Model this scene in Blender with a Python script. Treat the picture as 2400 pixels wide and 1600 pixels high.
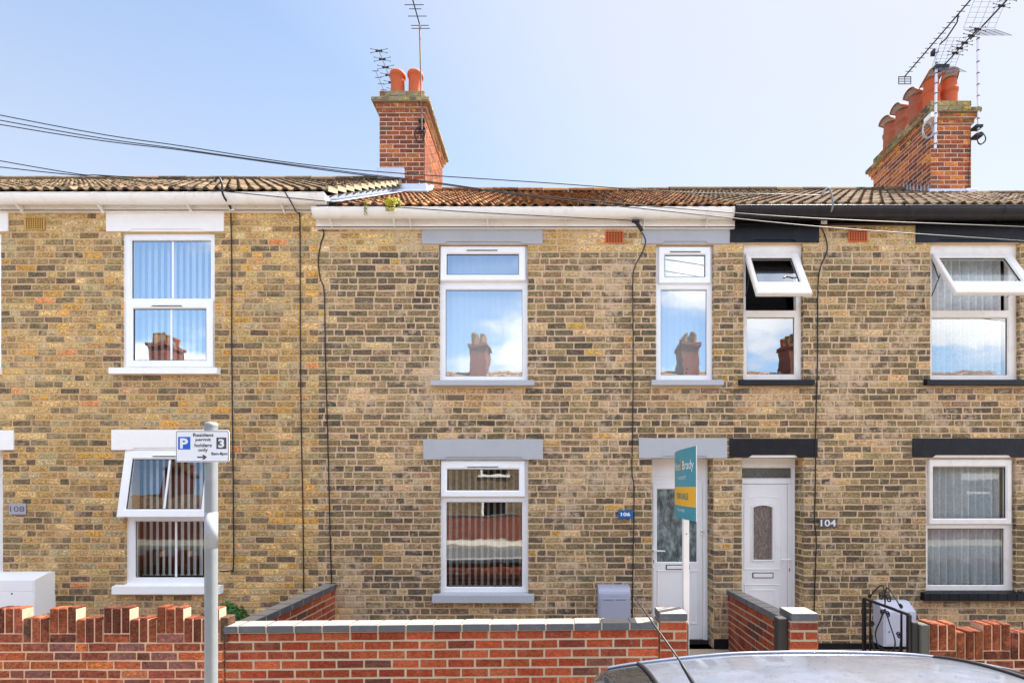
import bpy, math, random
import numpy as np
from mathutils import Vector, Matrix

random.seed(7)
R = math.radians
scene = bpy.context.scene
for o in list(bpy.data.objects): bpy.data.objects.remove(o)

# ------------------------------------------------------------------ camera
F = 1200.0; VX = 1295.0; VY = 1140.0; EYE = 2.0; CAMY = -6.0
cam_d = bpy.data.cameras.new('camera'); cam = bpy.data.objects.new('camera', cam_d)
scene.collection.objects.link(cam); scene.camera = cam
cam.location = (0, CAMY, EYE); cam.rotation_euler = (R(90), 0, 0)
cam_d.sensor_width = 36; cam_d.lens = 18.0
cam_d.shift_x = -(VX-1200)/2400; cam_d.shift_y = (VY-800)/2400
cam_d.clip_start = 0.05; cam_d.clip_end = 2000
scene.render.resolution_x = 1024; scene.render.resolution_y = 682

def WX(px, d=6.0): return (px-VX)*d/F
def WZ(py, d=6.0): return EYE+(VY-py)*d/F
def PT(px, py, d): return Vector((WX(px, d), CAMY+d, WZ(py, d)))

# ------------------------------------------------------------------ world and sun
SUN_EL, SUN_AZ = R(58), R(33)                       # azimuth measured from +X towards +Y (behind the houses)
SUN = Vector((math.cos(SUN_EL)*math.cos(SUN_AZ), math.cos(SUN_EL)*math.sin(SUN_AZ), math.sin(SUN_EL)))
world = bpy.data.worlds.new("World"); scene.world = world; world.use_nodes = True
wn = world.node_tree.nodes; wl = world.node_tree.links; wn.clear()
def wnode(t, **k):
    n = wn.new(t)
    for a, b in k.items(): setattr(n, a, b)
    return n
out = wnode('ShaderNodeOutputWorld'); bg = wnode('ShaderNodeBackground'); bg.inputs[1].default_value = 0.061
sky = wnode('ShaderNodeTexSky', sky_type='NISHITA', sun_disc=False, sun_elevation=SUN_EL,
            sun_rotation=R(90)-SUN_AZ, air_density=1.0, dust_density=0.7, ozone_density=1.2)
tc = wnode('ShaderNodeTexCoord')
nrm = wnode('ShaderNodeVectorMath', operation='NORMALIZE'); wl.new(tc.outputs['Generated'], nrm.inputs[0])
sep = wnode('ShaderNodeSeparateXYZ'); wl.new(nrm.outputs[0], sep.inputs[0])
def wmath(op, a, b=None, clamp=False):
    n = wnode('ShaderNodeMath', operation=op, use_clamp=clamp)
    for i, v in enumerate((a, b)):
        if v is None: continue
        if isinstance(v, (int, float)): n.inputs[i].default_value = v
        else: wl.new(v, n.inputs[i])
    return n.outputs[0]
def wramp(fac, e0, e1):
    n = wnode('ShaderNodeMapRange', interpolation_type='SMOOTHSTEP')
    wl.new(fac, n.inputs['Value']); n.inputs['From Min'].default_value = e0; n.inputs['From Max'].default_value = e1
    return n.outputs[0]
zc = wmath('MAXIMUM', sep.outputs[2], 0.04)
px_ = wmath('DIVIDE', sep.outputs[0], wmath('ADD', zc, 0.25)); py_ = wmath('DIVIDE', sep.outputs[1], wmath('ADD', zc, 0.25))
cmb = wnode('ShaderNodeCombineXYZ'); wl.new(px_, cmb.inputs[0]); wl.new(py_, cmb.inputs[1])
noi = wnode('ShaderNodeTexNoise'); noi.inputs['Scale'].default_value = 1.7; noi.inputs['Detail'].default_value = 7
noi.inputs['Roughness'].default_value = 0.55; wl.new(cmb.outputs[0], noi.inputs['Vector'])
cum = wramp(noi.outputs[0], 0.45, 0.60)
behind = wramp(sep.outputs[1], 0.15, -0.25)          # cumulus over the far side of the street
cum = wmath('MULTIPLY', cum, behind)
noi2 = wnode('ShaderNodeTexNoise'); noi2.inputs['Scale'].default_value = 0.9; noi2.inputs['Detail'].default_value = 4
wl.new(cmb.outputs[0], noi2.inputs['Vector'])
sdot = wnode('ShaderNodeVectorMath', operation='DOT_PRODUCT'); wl.new(nrm.outputs[0], sdot.inputs[0]); sdot.inputs[1].default_value = SUN
veil = wmath('ADD', wramp(sdot.outputs['Value'], 0.42, 0.93), wmath('MULTIPLY', wmath('SUBTRACT', noi2.outputs[0], 0.5), 0.5), True)
veil = wmath('MULTIPLY', veil, 0.88)
low = wmath('MULTIPLY', wramp(sep.outputs[2], 0.80, 0.25), 0.62)
hz = wmath('MULTIPLY', wmath('MAXIMUM', veil, low), wmath('SUBTRACT', 1.0, wmath('MULTIPLY', behind, 0.65)))
def wmix(f, a, b):
    n = wnode('ShaderNodeMix', data_type='RGBA'); wl.new(f, n.inputs[0])
    for s, v in ((6, a), (7, b)):
        if isinstance(v, tuple): n.inputs[s].default_value = v
        else: wl.new(v, n.inputs[s])
    return n.outputs[2]
SKYMUL = wnode('ShaderNodeVectorMath', operation='MULTIPLY'); wl.new(sky.outputs[0], SKYMUL.inputs[0]); SKYMUL.inputs[1].default_value = (1.46, 1.44, 1.38)
c1 = wmix(hz, SKYMUL.outputs[0], (4.05, 4.2, 4.55, 1))
nodecloud = wmix(wramp(noi2.outputs[0], 0.35, 0.62), (8.0, 8.3, 9.0, 1), (16.5, 16.4, 16.2, 1))
boost = wnode('ShaderNodeVectorMath', operation='SCALE'); wl.new(c1, boost.inputs[0]); wl.new(wmath('ADD', wmath('MULTIPLY', behind, 0.45), 1.0), boost.inputs[3]); tnt = wnode('ShaderNodeVectorMath', operation='MULTIPLY'); wl.new(boost.outputs[0], tnt.inputs[0]); wl.new(wmix(behind, (1, 1, 1, 1), (0.80, 0.95, 1.10, 1)), tnt.inputs[1]); c1 = tnt.outputs[0]
c2 = wmix(cum, c1, nodecloud)
wl.new(c2, bg.inputs[0]); wl.new(bg.outputs[0], out.inputs[0])
sd = bpy.data.lights.new('sun', 'SUN'); sd.energy = 4.8; sd.angle = R(0.5); sd.color = (1.0, 0.94, 0.85)
sun = bpy.data.objects.new('sun', sd); scene.collection.objects.link(sun)
sun.rotation_euler = SUN.to_track_quat('Z', 'Y').to_euler()
scene.view_settings.view_transform = 'Standard'; scene.view_settings.look = 'None'
scene.view_settings.gamma = 1.0; scene.view_settings.exposure = 1.74

# ------------------------------------------------------------------ materials
def lin(c):
    return tuple(((v/255)/12.92 if v/255 <= 0.04045 else ((v/255+0.055)/1.055)**2.4) for v in c)
class NT:
    def __init__(s, m):
        m.use_nodes = True; s.t = m.node_tree; s.n = s.t.nodes; s.l = s.t.links; s.bsdf = s.n['Principled BSDF']; s.out = s.n['Material Output']
    def node(s, t, **k):
        n = s.n.new(t)
        for a, b in k.items(): setattr(n, a, b)
        return n
    def put(s, sock, v):
        if isinstance(v, bpy.types.NodeSocket): s.l.new(v, sock)
        else: sock.default_value = v
    def math(s, op, a, b=0.0, clamp=False):
        n = s.node('ShaderNodeMath', operation=op, use_clamp=clamp); s.put(n.inputs[0], a); s.put(n.inputs[1], b); return n.outputs[0]
    def mix(s, f, a, b, mode='MIX'):
        n = s.node('ShaderNodeMix', data_type='RGBA', blend_type=mode)
        s.put(n.inputs[0], f)
        for i, v in ((6, a), (7, b)): s.put(n.inputs[i], v if isinstance(v, bpy.types.NodeSocket) else (*v[:3], 1))
        return n.outputs[2]
    def ramp(s, f, a, b):
        n = s.node('ShaderNodeMapRange', interpolation_type='SMOOTHSTEP'); s.put(n.inputs['Value'], f)
        n.inputs['From Min'].default_value = a; n.inputs['From Max'].default_value = b; return n.outputs[0]
    def coord(s, scale=(1, 1, 1)):
        t = s.node('ShaderNodeTexCoord'); m = s.node('ShaderNodeMapping'); m.inputs['Scale'].default_value = scale
        s.l.new(t.outputs['Object'], m.inputs['Vector']); return m.outputs[0]
    def noise(s, v, scale, detail=4, rough=0.6):
        n = s.node('ShaderNodeTexNoise'); s.l.new(v, n.inputs['Vector'])
        n.inputs['Scale'].default_value = scale; n.inputs['Detail'].default_value = detail; n.inputs['Roughness'].default_value = rough
        return n.outputs[0]
    def bump(s, h, strength, dist=0.01):
        b = s.node('ShaderNodeBump'); b.inputs['Strength'].default_value = strength; b.inputs['Distance'].default_value = dist
        s.l.new(h, b.inputs['Height']); s.l.new(b.outputs[0], s.bsdf.inputs['Normal'])
MATS = {}
def mat(name, rgb, rough=0.5, metal=0.0, var=0.12, scale=6, bump=0.0, bscale=60, dirt=None, dirt_amt=0.0, dirt_scale=3, spec=0.5):
    if name in MATS: return MATS[name]
    m = bpy.data.materials.new(name); n = NT(m); c = lin(rgb); v = n.coord()
    f = n.noise(v, scale, 5)
    col = n.mix(f, tuple(x*(1-var) for x in c), tuple(min(1, x*(1+var)) for x in c))
    if dirt_amt:
        d = n.ramp(n.noise(v, dirt_scale, 8, 0.7), 0.48, 0.75)
        col = n.mix(n.math('MULTIPLY', d, dirt_amt), col, lin(dirt))
    n.put(n.bsdf.inputs['Base Color'], col); n.bsdf.inputs['Roughness'].default_value = rough
    n.bsdf.inputs['Metallic'].default_value = metal; n.bsdf.inputs['Specular IOR Level'].default_value = spec
    if bump: n.bump(n.noise(v, bscale, 4), bump)
    MATS[name] = m; return m
def brick_mat(name, smear=(225, 190, 150), smear_amt=0.55, lo=0.5, hi=0.68, lichen=0.0, soot=0.0, crack=0.6, mott=0.85):
    if name in MATS: return MATS[name]
    m = bpy.data.materials.new(name); n = NT(m); v = n.coord()
    a = n.node('ShaderNodeAttribute', attribute_name='bcol')
    col = a.outputs['Color']
    nz = n.noise(v, 22, 6, 0.7); nf = n.noise(n.coord((1, 1, 3.0)), 60, 5, 0.75)
    col = n.mix(mott, col, n.mix(n.ramp(n.noise(n.coord((1, 1, 1.6)), 34, 5, 0.75), 0.36, 0.66), (0.52, 0.51, 0.5), (1.6, 1.52, 1.38)), 'MULTIPLY')
    col = n.mix(0.8, col, n.mix(n.ramp(nf, 0.34, 0.66), (0.40, 0.39, 0.39), (1.5, 1.47, 1.44)), 'MULTIPLY')
    big = n.noise(v, 1.3, 3)
    wv = n.node('ShaderNodeTexNoise'); n.l.new(n.coord((1, 1, 2.2)), wv.inputs['Vector']); wv.inputs['Scale'].default_value = 26; wv.inputs['Detail'].default_value = 7; wv.inputs['Roughness'].default_value = 0.8; wv.inputs['Distortion'].default_value = 1.6
    col = n.mix(n.math('MULTIPLY', n.ramp(wv.outputs[0], 0.56, 0.64), crack), col, lin((66, 60, 54)))
    col = n.mix(1.0, col, n.mix(n.ramp(n.noise(n.coord((1, 1, 0.6)), 0.9, 4, 0.65), 0.3, 0.7), (0.78, 0.79, 0.81), (1.16, 1.14, 1.10)), 'MULTIPLY')
    sm = n.math('MULTIPLY', n.ramp(n.math('ADD', n.noise(v, 11, 6, 0.75), n.math('MULTIPLY', n.math('SUBTRACT', big, 0.5), 0.9)), lo, hi), smear_amt)
    col = n.mix(sm, col, lin(smear))
    if soot:
        col = n.mix(n.math('MULTIPLY', n.ramp(n.noise(v, 2.2, 6, 0.7), 0.5, 0.72), soot), col, lin((70, 64, 56)))
    if lichen:
        col = n.mix(n.math('MULTIPLY', n.ramp(n.noise(v, 9, 5, 0.7), 0.56, 0.62), lichen), col, lin((205, 165, 45)))
    n.put(n.bsdf.inputs['Base Color'], col); n.bsdf.inputs['Roughness'].default_value = 0.92; n.bsdf.inputs['Specular IOR Level'].default_value = 0.2
    n.bump(n.noise(v, 70, 6, 0.7), 0.7, 0.006); MATS[name] = m; return m
def glass_mat(name, refl=0.42, tint=(0.86, 0.92, 0.93), rough=0.0, wave=0.0):
    if name in MATS: return MATS[name]
    m = bpy.data.materials.new(name); n = NT(m); n.n.remove(n.bsdf)
    t = n.node('ShaderNodeBsdfTransparent'); t.inputs[0].default_value = (*tint, 1)
    g = n.node('ShaderNodeBsdfGlossy'); g.inputs['Roughness'].default_value = rough; g.inputs[0].default_value = (0.97, 0.99, 1, 1)
    lw = n.node('ShaderNodeLayerWeight'); lw.inputs[0].default_value = 0.25
    f = n.math('ADD', n.math('MULTIPLY', lw.outputs['Fresnel'], 0.5), refl, True)
    if wave:
        b = n.node('ShaderNodeBump'); b.inputs['Strength'].default_value = wave; b.inputs['Distance'].default_value = 0.02
        n.l.new(n.noise(n.coord(), 3.0, 2, 0.4), b.inputs['Height']); n.l.new(b.outputs[0], g.inputs['Normal'])
    x = n.node('ShaderNodeMixShader'); n.l.new(f, x.inputs[0]); n.l.new(t.outputs[0], x.inputs[1]); n.l.new(g.outputs[0], x.inputs[2])
    n.l.new(x.outputs[0], n.out.inputs[0]); MATS[name] = m; return m

M = dict(
    upvc=mat('upvc_white', (247, 247, 247), 0.28, var=0.03, dirt=(215, 204, 192), dirt_amt=0.2, dirt_scale=5),
    upvc_old=mat('upvc_aged', (243, 236, 228), 0.35, var=0.05, dirt=(190, 165, 145), dirt_amt=0.3, dirt_scale=7),
    gasket=mat('black_gasket', (35, 35, 38), 0.6),
    grey=mat('grey_masonry_paint', (178, 180, 184), 0.7, var=0.06, bump=0.25, bscale=45, dirt=(140, 138, 140), dirt_amt=0.3),
    white=mat('white_masonry_paint', (248, 246, 243), 0.7, var=0.05, bump=0.3, bscale=40, dirt=(190, 175, 160), dirt_amt=0.25),
    black=mat('black_masonry_paint', (18, 18, 25), 0.5, var=0.25, bump=0.3, bscale=40, dirt=(80, 80, 86), dirt_amt=0.15, spec=0.3, dirt_scale=8),
    gutter=mat('white_plastic', (248, 243, 236), 0.35, var=0.04, dirt=(190, 165, 140), dirt_amt=0.35, dirt_scale=6),
    iron=mat('black_cast_iron', (26, 21, 24), 0.35, var=0.3, dirt=(74, 58, 56), dirt_amt=0.4, spec=0.35, dirt_scale=9, bump=0.2),
    lead=mat('lead_sheet', (196, 202, 216), 0.45, metal=0.2, var=0.12, dirt=(150, 158, 175), dirt_amt=0.5, scale=12),
    plaster=mat('room_plaster', (110, 104, 98), 0.9), inner=mat('wall_core', (120, 112, 100), 0.9),
    mortar108=mat('mortar_tan', (206, 172, 128), 0.95, var=0.2, scale=14, bump=0.5, bscale=120),
    mortar106=mat('mortar_buff', (214, 182, 146), 0.95, var=0.2, scale=14, bump=0.5, bscale=120),
    mortar_red=mat('mortar_grey', (178, 163, 140), 0.95, var=0.15, scale=14, bump=0.4, bscale=120),
    mortar_ch=mat('mortar_pale', (214, 184, 165), 0.95, var=0.15, scale=14, bump=0.4, bscale=120),
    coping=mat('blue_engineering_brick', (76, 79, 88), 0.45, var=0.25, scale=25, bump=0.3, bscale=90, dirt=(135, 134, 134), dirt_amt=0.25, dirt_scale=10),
    galv=mat('galvanised_steel', (138, 142, 144), 0.6, metal=0.2, var=0.12, scale=9, dirt=(165, 168, 168), dirt_amt=0.5),
    alu=mat('aluminium', (175, 178, 182), 0.4, metal=0.6, var=0.1),
    steel_dark=mat('tarnished_steel', (62, 60, 64), 0.8, var=0.3, scale=20, spec=0.2), grid=mat('grid_wire', (96, 104, 124), 0.8, spec=0.2),
    cable=mat('black_cable', (24, 24, 26), 0.55), cable_grey=mat('grey_cable', (120, 116, 114), 0.6),
    blackpl=mat('black_plastic', (28, 28, 34), 0.5),
    terracotta=mat('terracotta', (188, 86, 40), 0.75, var=0.22, scale=8, bump=0.2, dirt=(150, 76, 48), dirt_amt=0.4),
    terracotta_old=mat('weathered_terracotta', (158, 86, 60), 0.8, var=0.25, scale=10, bump=0.3, dirt=(140, 125, 90), dirt_amt=0.6, dirt_scale=6),
    cement=mat('cement_flaunching', (150, 142, 120), 0.95, var=0.25, scale=12, bump=0.5, dirt=(190, 155, 50), dirt_amt=0.75, dirt_scale=8),
    meter_grey=mat('grey_gloss_paint', (168, 170, 186), 0.4, var=0.04), meter_white=mat('white_grp', (246, 246, 246), 0.4, var=0.03),
    meter_old=mat('weathered_grp', (205, 204, 216), 0.45, var=0.06, dirt=(160, 158, 170), dirt_amt=0.4),
    wood_white=mat('white_painted_timber', (232, 226, 220), 0.6, var=0.05, dirt=(180, 165, 150), dirt_amt=0.3),
    wood_black=mat('black_stained_timber', (40, 36, 36), 0.7, var=0.3, bump=0.5, bscale=30),
    concrete_dark=mat('mossy_concrete', (82, 82, 76), 0.9, var=0.25, scale=14, bump=0.4),
    wrought=mat('black_wrought_iron', (22, 22, 26), 0.4), paving=mat('paving', (190, 170, 145), 0.9, var=0.15, scale=8, bump=0.3),
    terrabrick=mat('terracotta_air_brick', (214, 110, 62), 0.8, var=0.15), yellowbrick=mat('buff_air_brick', (205, 160, 82), 0.8, var=0.15),
    pot_buff=mat('buff_pot', (128, 100, 66), 0.8, var=0.2), band=mat('pole_band', (160, 164, 168), 0.6), slat=mat('louvre_slat', (190, 176, 166), 0.8), dark=mat('dark_void', (16, 15, 14), 0.9),
    blind=mat('blind_fabric', (250, 249, 244), 0.85, var=0.04), venetian=mat('dark_blind', (48, 48, 52), 0.5),
    teal=mat('teal_board', (38, 148, 166), 0.35, var=0.05), amber=mat('amber_board', (238, 178, 38), 0.35, var=0.05),
    print_white=mat('white_print', (235, 238, 238), 0.4, var=0.02), print_black=mat('black_print', (30, 30, 34), 0.4),
    print_teal=mat('teal_print', (40, 130, 130), 0.4), print_gold=mat('gold_print', (190, 160, 70), 0.4),
    sign_white=mat('sign_white', (238, 240, 243), 0.3, var=0.02), sign_blue=mat('sign_blue', (22, 100, 200), 0.3, var=0.04), sign_grey=mat('sign_grey', (78, 76, 80), 0.3),
    plate_blue=mat('plate_blue', (20, 98, 165), 0.3, var=0.06), plate_glass=mat('plate_clear', (168, 166, 178), 0.2, var=0.06),
    plate_steel=mat('plate_steel', (96, 90, 92), 0.3, metal=0.3, var=0.2), digits_steel=mat('digits_steel', (235, 230, 228), 0.25),
)
def sunlit_top(m, c, amt):
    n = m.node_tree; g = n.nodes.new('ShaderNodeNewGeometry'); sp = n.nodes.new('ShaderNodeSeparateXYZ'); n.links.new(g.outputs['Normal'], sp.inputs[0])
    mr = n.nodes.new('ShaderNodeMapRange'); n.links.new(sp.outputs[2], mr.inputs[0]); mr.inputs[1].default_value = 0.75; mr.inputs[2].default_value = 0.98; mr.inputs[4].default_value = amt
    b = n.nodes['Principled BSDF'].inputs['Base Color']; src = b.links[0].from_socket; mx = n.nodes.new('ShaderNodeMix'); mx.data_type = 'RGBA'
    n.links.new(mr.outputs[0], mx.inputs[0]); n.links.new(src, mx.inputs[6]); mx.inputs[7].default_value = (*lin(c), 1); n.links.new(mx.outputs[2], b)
sunlit_top(M['coping'], (186, 174, 160), 0.55)  # sunlit look of the coping tops painted into the colour of upward faces
def lace_mat():
    m = bpy.data.materials.new('net_curtain'); n = NT(m); n.n.remove(n.bsdf)
    d = n.node('ShaderNodeBsdfDiffuse'); d.inputs[0].default_value = (0.93, 0.93, 0.92, 1)
    tl = n.node('ShaderNodeBsdfTranslucent'); tl.inputs[0].default_value = (0.8, 0.8, 0.78, 1)
    x0 = n.node('ShaderNodeMixShader'); x0.inputs[0].default_value = 0.12; n.l.new(d.outputs[0], x0.inputs[1]); n.l.new(tl.outputs[0], x0.inputs[2])
    t = n.node('ShaderNodeBsdfTransparent'); lw = n.node('ShaderNodeLayerWeight'); lw.inputs[0].default_value = 0.5
    v = n.coord(); w = n.node('ShaderNodeTexNoise'); n.l.new(v, w.inputs['Vector']); w.inputs['Scale'].default_value = 14; w.inputs['Detail'].default_value = 2; w.inputs['Distortion'].default_value = 3.0
    f = n.math('SUBTRACT', 0.17, n.math('MULTIPLY', lw.outputs['Facing'], 0.5), True)
    f = n.math('ADD', f, n.math('MULTIPLY', n.ramp(w.outputs[0], 0.48, 0.52), 0.10), True)
    x = n.node('ShaderNodeMixShader'); n.l.new(f, x.inputs[0]); n.l.new(x0.outputs[0], x.inputs[1]); n.l.new(t.outputs[0], x.inputs[2])
    n.l.new(x.outputs[0], n.out.inputs[0]); return m
M['lace'] = lace_mat()
M['glass'] = glass_mat('window_glass', 0.42, wave=0.05)
M['glass_clear'] = glass_mat('clear_glass', 0.10, wave=0.03)
M['glass_blue'] = glass_mat('low_window_glass', 0.30, wave=0.06)
def obscure(name, a, b, stretch, sc):
    m = bpy.data.materials.new(name); n = NT(m); v = n.coord(stretch)
    nz = n.noise(v, sc, 6, 0.7)
    n.put(n.bsdf.inputs['Base Color'], n.mix(n.ramp(nz, 0.35, 0.75), lin(a), lin(b)))
    n.bsdf.inputs['Roughness'].default_value = 0.12; n.bsdf.inputs['Specular IOR Level'].default_value = 1.0
    n.bump(nz, 0.8, 0.012); return m
M['obs_swirl'] = obscure('swirl_pattern_glass', (48, 62, 66), (150, 172, 172), (1, 1, 0.45), 14)
M['obs_fine'] = obscure('reeded_pattern_glass', (92, 76, 70), (160, 146, 138), (1.6, 1, 0.5), 60)
M['obs_green'] = obscure('transom_pattern_glass', (62, 64, 58), (110, 110, 98), (1.6, 1, 0.5), 60)
M['bk108'] = brick_mat('gault_brick_light', (218, 192, 150), 0.4)
M['bk106'] = brick_mat('gault_brick_dark', (216, 190, 160), 0.6, 0.5, 0.66)
M['bkred'] = brick_mat('red_wirecut_brick', (205, 150, 120), 0.12, crack=0.2, mott=0.45)
M['bkold'] = brick_mat('red_multi_brick', (150, 105, 105), 0.3, 0.5, 0.7)
M['bkch'] = brick_mat('chimney_brick', (200, 120, 70), 0.35, 0.52, 0.7, soot=0.35)
M['bkch_l'] = brick_mat('chimney_brick_lichen', (160, 140, 80), 0.5, 0.5, 0.66, lichen=0.9)
def tile_mat(name, lichen, lich_col, amt):
    m = bpy.data.materials.new(name); n = NT(m); v = n.coord()
    a = n.node('ShaderNodeAttribute', attribute_name='bcol'); col = a.outputs['Color']
    col = n.mix(0.7, col, n.mix(n.noise(v, 14, 6, 0.7), (0.5, 0.5, 0.5), (1.5, 1.5, 1.5)), 'MULTIPLY')
    col = n.mix(n.math('MULTIPLY', n.ramp(n.noise(v, 18, 5, 0.8), lichen, lichen+0.1), amt), col, lin(lich_col))
    col = n.mix(n.math('MULTIPLY', n.ramp(n.noise(v, 25, 5, 0.8), 0.56, 0.66), 0.6), col, lin((168, 156, 134)))
    n.put(n.bsdf.inputs['Base Color'], col); n.bsdf.inputs['Roughness'].default_value = 0.95; n.bsdf.inputs['Specular IOR Level'].default_value = 0.15
    n.bump(n.noise(v, 60, 5), 0.6, 0.008); return m
M['tile_red'] = tile_mat('red_roof_tile', 0.51, (178, 116, 40), 0.8)
M['tile_grey'] = tile_mat('buff_roof_tile', 0.57, (164, 118, 48), 0.6)

# ------------------------------------------------------------------ mesh builder
OFF = {}
class MB:
    def __init__(s): s.v = []; s.f = []; s.m = []; s.c = []
    def face(s, pts, mi=0, c=(0.5, 0.5, 0.5)):
        b = len(s.v); s.v += [tuple(p) for p in pts]; s.f.append(tuple(range(b, b+len(pts)))); s.m.append(mi); s.c.append(c)
    def add(s, verts, faces, mi=0, c=(0.5, 0.5, 0.5)):
        b = len(s.v); s.v += [tuple(p) for p in verts]
        for f in faces: s.f.append(tuple(b+i for i in f)); s.m.append(mi); s.c.append(c)
    def box(s, x0, x1, y0, y1, z0, z1, mi=0, c=(0.5, 0.5, 0.5), ch=0.0, T=None):
        if ch > 0:
            vs = []; 
            for (x, sx) in ((x0, 1), (x1, -1)):
                for (y, sy) in ((y0, 1), (y1, -1)):
                    for (z, sz) in ((z0, 1), (z1, -1)):
                        vs += [Vector((x, y+sy*ch, z+sz*ch)), Vector((x+sx*ch, y, z+sz*ch)), Vector((x+sx*ch, y+sy*ch, z))]
            def I(i, j, k, a): return ((i*2+j)*2+k)*3+a
            fs = []
            for i in (0, 1):
                fs.append([I(i, 0, 0, 0), I(i, 0, 1, 0), I(i, 1, 1, 0), I(i, 1, 0, 0)] if i == 0 else [I(i, 0, 0, 0), I(i, 1, 0, 0), I(i, 1, 1, 0), I(i, 0, 1, 0)])
                fs.append([I(0, i, 0, 1), I(1, i, 0, 1), I(1, i, 1, 1), I(0, i, 1, 1)] if i == 0 else [I(0, i, 0, 1), I(0, i, 1, 1), I(1, i, 1, 1), I(1, i, 0, 1)])
                fs.append([I(0, 0, i, 2), I(0, 1, i, 2), I(1, 1, i, 2), I(1, 0, i, 2)] if i == 0 else [I(0, 0, i, 2), I(1, 0, i, 2), I(1, 1, i, 2), I(0, 1, i, 2)])
            for a in (0, 1):
                for b in (0, 1):
                    fs.append([I(a, b, 0, 0), I(a, b, 1, 0), I(a, b, 1, 1), I(a, b, 0, 1)])
                    fs.append([I(a, 0, b, 0), I(a, 1, b, 0), I(a, 1, b, 2), I(a, 0, b, 2)])
                    fs.append([I(0, a, b, 1), I(1, a, b, 1), I(1, a, b, 2), I(0, a, b, 2)])
            for a in (0, 1):
                for b in (0, 1):
                    for d in (0, 1): fs.append([I(a, b, d, 0), I(a, b, d, 1), I(a, b, d, 2)])
            vs = [T @ v for v in vs] if T else vs
            s.add(vs, fs, mi, c); return
        vs = [Vector((x, y, z)) for x in (x0, x1) for y in (y0, y1) for z in (z0, z1)]
        vs = [T @ v for v in vs] if T else vs
        s.add(vs, [(0, 1, 3, 2), (4, 6, 7, 5), (0, 4, 5, 1), (2, 3, 7, 6), (0, 2, 6, 4), (1, 5, 7, 3)], mi, c)
    def tube(s, path, r, n=8, mi=0, caps=True):
        path = [Vector(p) for p in path]; rings = []; up = None
        for i, p in enumerate(path):
            t = (path[min(i+1, len(path)-1)]-path[max(i-1, 0)]).normalized()
            if up is None: up = Vector((0, 0, 1)) if abs(t.z) < 0.9 else Vector((1, 0, 0))
            a = t.cross(up).normalized(); b = a.cross(t).normalized(); up = b
            rr = r[i] if isinstance(r, (list, tuple)) else r
            rings.append([p+a*rr*math.cos(2*math.pi*k/n)+b*rr*math.sin(2*math.pi*k/n) for k in range(n)])
        vs = [q for rg in rings for q in rg]; fs = []
        for i in range(len(path)-1):
            for k in range(n): fs.append((i*n+k, i*n+(k+1) % n, (i+1)*n+(k+1) % n, (i+1)*n+k))
        if caps: fs += [tuple(range(n-1, -1, -1)), tuple((len(path)-1)*n+k for k in range(n))]
        s.add(vs, fs, mi)
    def lathe(s, cx, cy, prof, n=24, mi=0):
        vs = []; fs = []
        for r, z in prof:
            for k in range(n): vs.append((cx+r*math.cos(2*math.pi*k/n), cy+r*math.sin(2*math.pi*k/n), z))
        for i in range(len(prof)-1):
            for k in range(n): fs.append((i*n+k, i*n+(k+1) % n, (i+1)*n+(k+1) % n, (i+1)*n+k))
        s.add(vs, fs, mi)
    def prism(s, poly, y0, y1, mi=0, T=None):               # poly in (x,z), extruded along y
        n = len(poly); vs = [Vector((x, y0, z)) for x, z in poly]+[Vector((x, y1, z)) for x, z in poly]
        vs = [T @ v for v in vs] if T else vs
        s.add(vs, [tuple(range(n-1, -1, -1)), tuple(range(n, 2*n))]+[(i, (i+1) % n, n+(i+1) % n, n+i) for i in range(n)], mi)
    def ring(s, o, g, yf, yb, ch=0.008, mi=0, T=None):      # mitred frame: outer rect o, inner rect g (x0,x1,z0,z1)
        def rect(q, e): return [(q[0]-e, q[2]-e), (q[1]+e, q[2]-e), (q[1]+e, q[3]+e), (q[0]-e, q[3]+e)]
        loops = [(rect(o, 0), yb), (rect(o, 0), yf+ch), (rect(o, -ch), yf), (rect(g, ch*1.6), yf), (rect(g, 0), yf+ch*1.6), (rect(g, 0), yb)]
        vs = [Vector((x, y, z)) for L, y in loops for x, z in L]; fs = []
        vs = [T @ v for v in vs] if T else vs
        for i in range(6):
            j = (i+1) % 6
            for k in range(4): fs.append((i*4+k, i*4+(k+1) % 4, j*4+(k+1) % 4, j*4+k))
        s.add(vs, fs, mi)
    def plate(s, x0, x1, z0, z1, holes, y0, y1, mi=0, mi_back=0, mi_rev=0):
        xs = sorted({x0, x1, *[min(max(h[i], x0), x1) for h in holes for i in (0, 1)]}); zs = sorted({z0, z1, *[min(max(h[i], z0), z1) for h in holes for i in (2, 3)]})
        def solid(i, j):
            if i < 0 or j < 0 or i >= len(xs)-1 or j >= len(zs)-1: return False
            cx, cz = (xs[i]+xs[i+1])/2, (zs[j]+zs[j+1])/2
            return not any(h[0] < cx < h[1] and h[2] < cz < h[3] for h in holes)
        for i in range(len(xs)-1):
            for j in range(len(zs)-1):
                if not solid(i, j): continue
                a, b, c, d = xs[i], xs[i+1], zs[j], zs[j+1]
                s.face([(a, y0, c), (b, y0, c), (b, y0, d), (a, y0, d)], mi)
                s.face([(a, y1, d), (b, y1, d), (b, y1, c), (a, y1, c)], mi_back)
                if not solid(i-1, j): s.face([(a, y0, d), (a, y1, d), (a, y1, c), (a, y0, c)], mi_rev)
                if not solid(i+1, j): s.face([(b, y0, c), (b, y1, c), (b, y1, d), (b, y0, d)], mi_rev)
                if not solid(i, j-1): s.face([(a, y0, c), (a, y1, c), (b, y1, c), (b, y0, c)], mi_rev)
                if not solid(i, j+1): s.face([(b, y0, d), (b, y1, d), (a, y1, d), (a, y0, d)], mi_rev)
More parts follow.
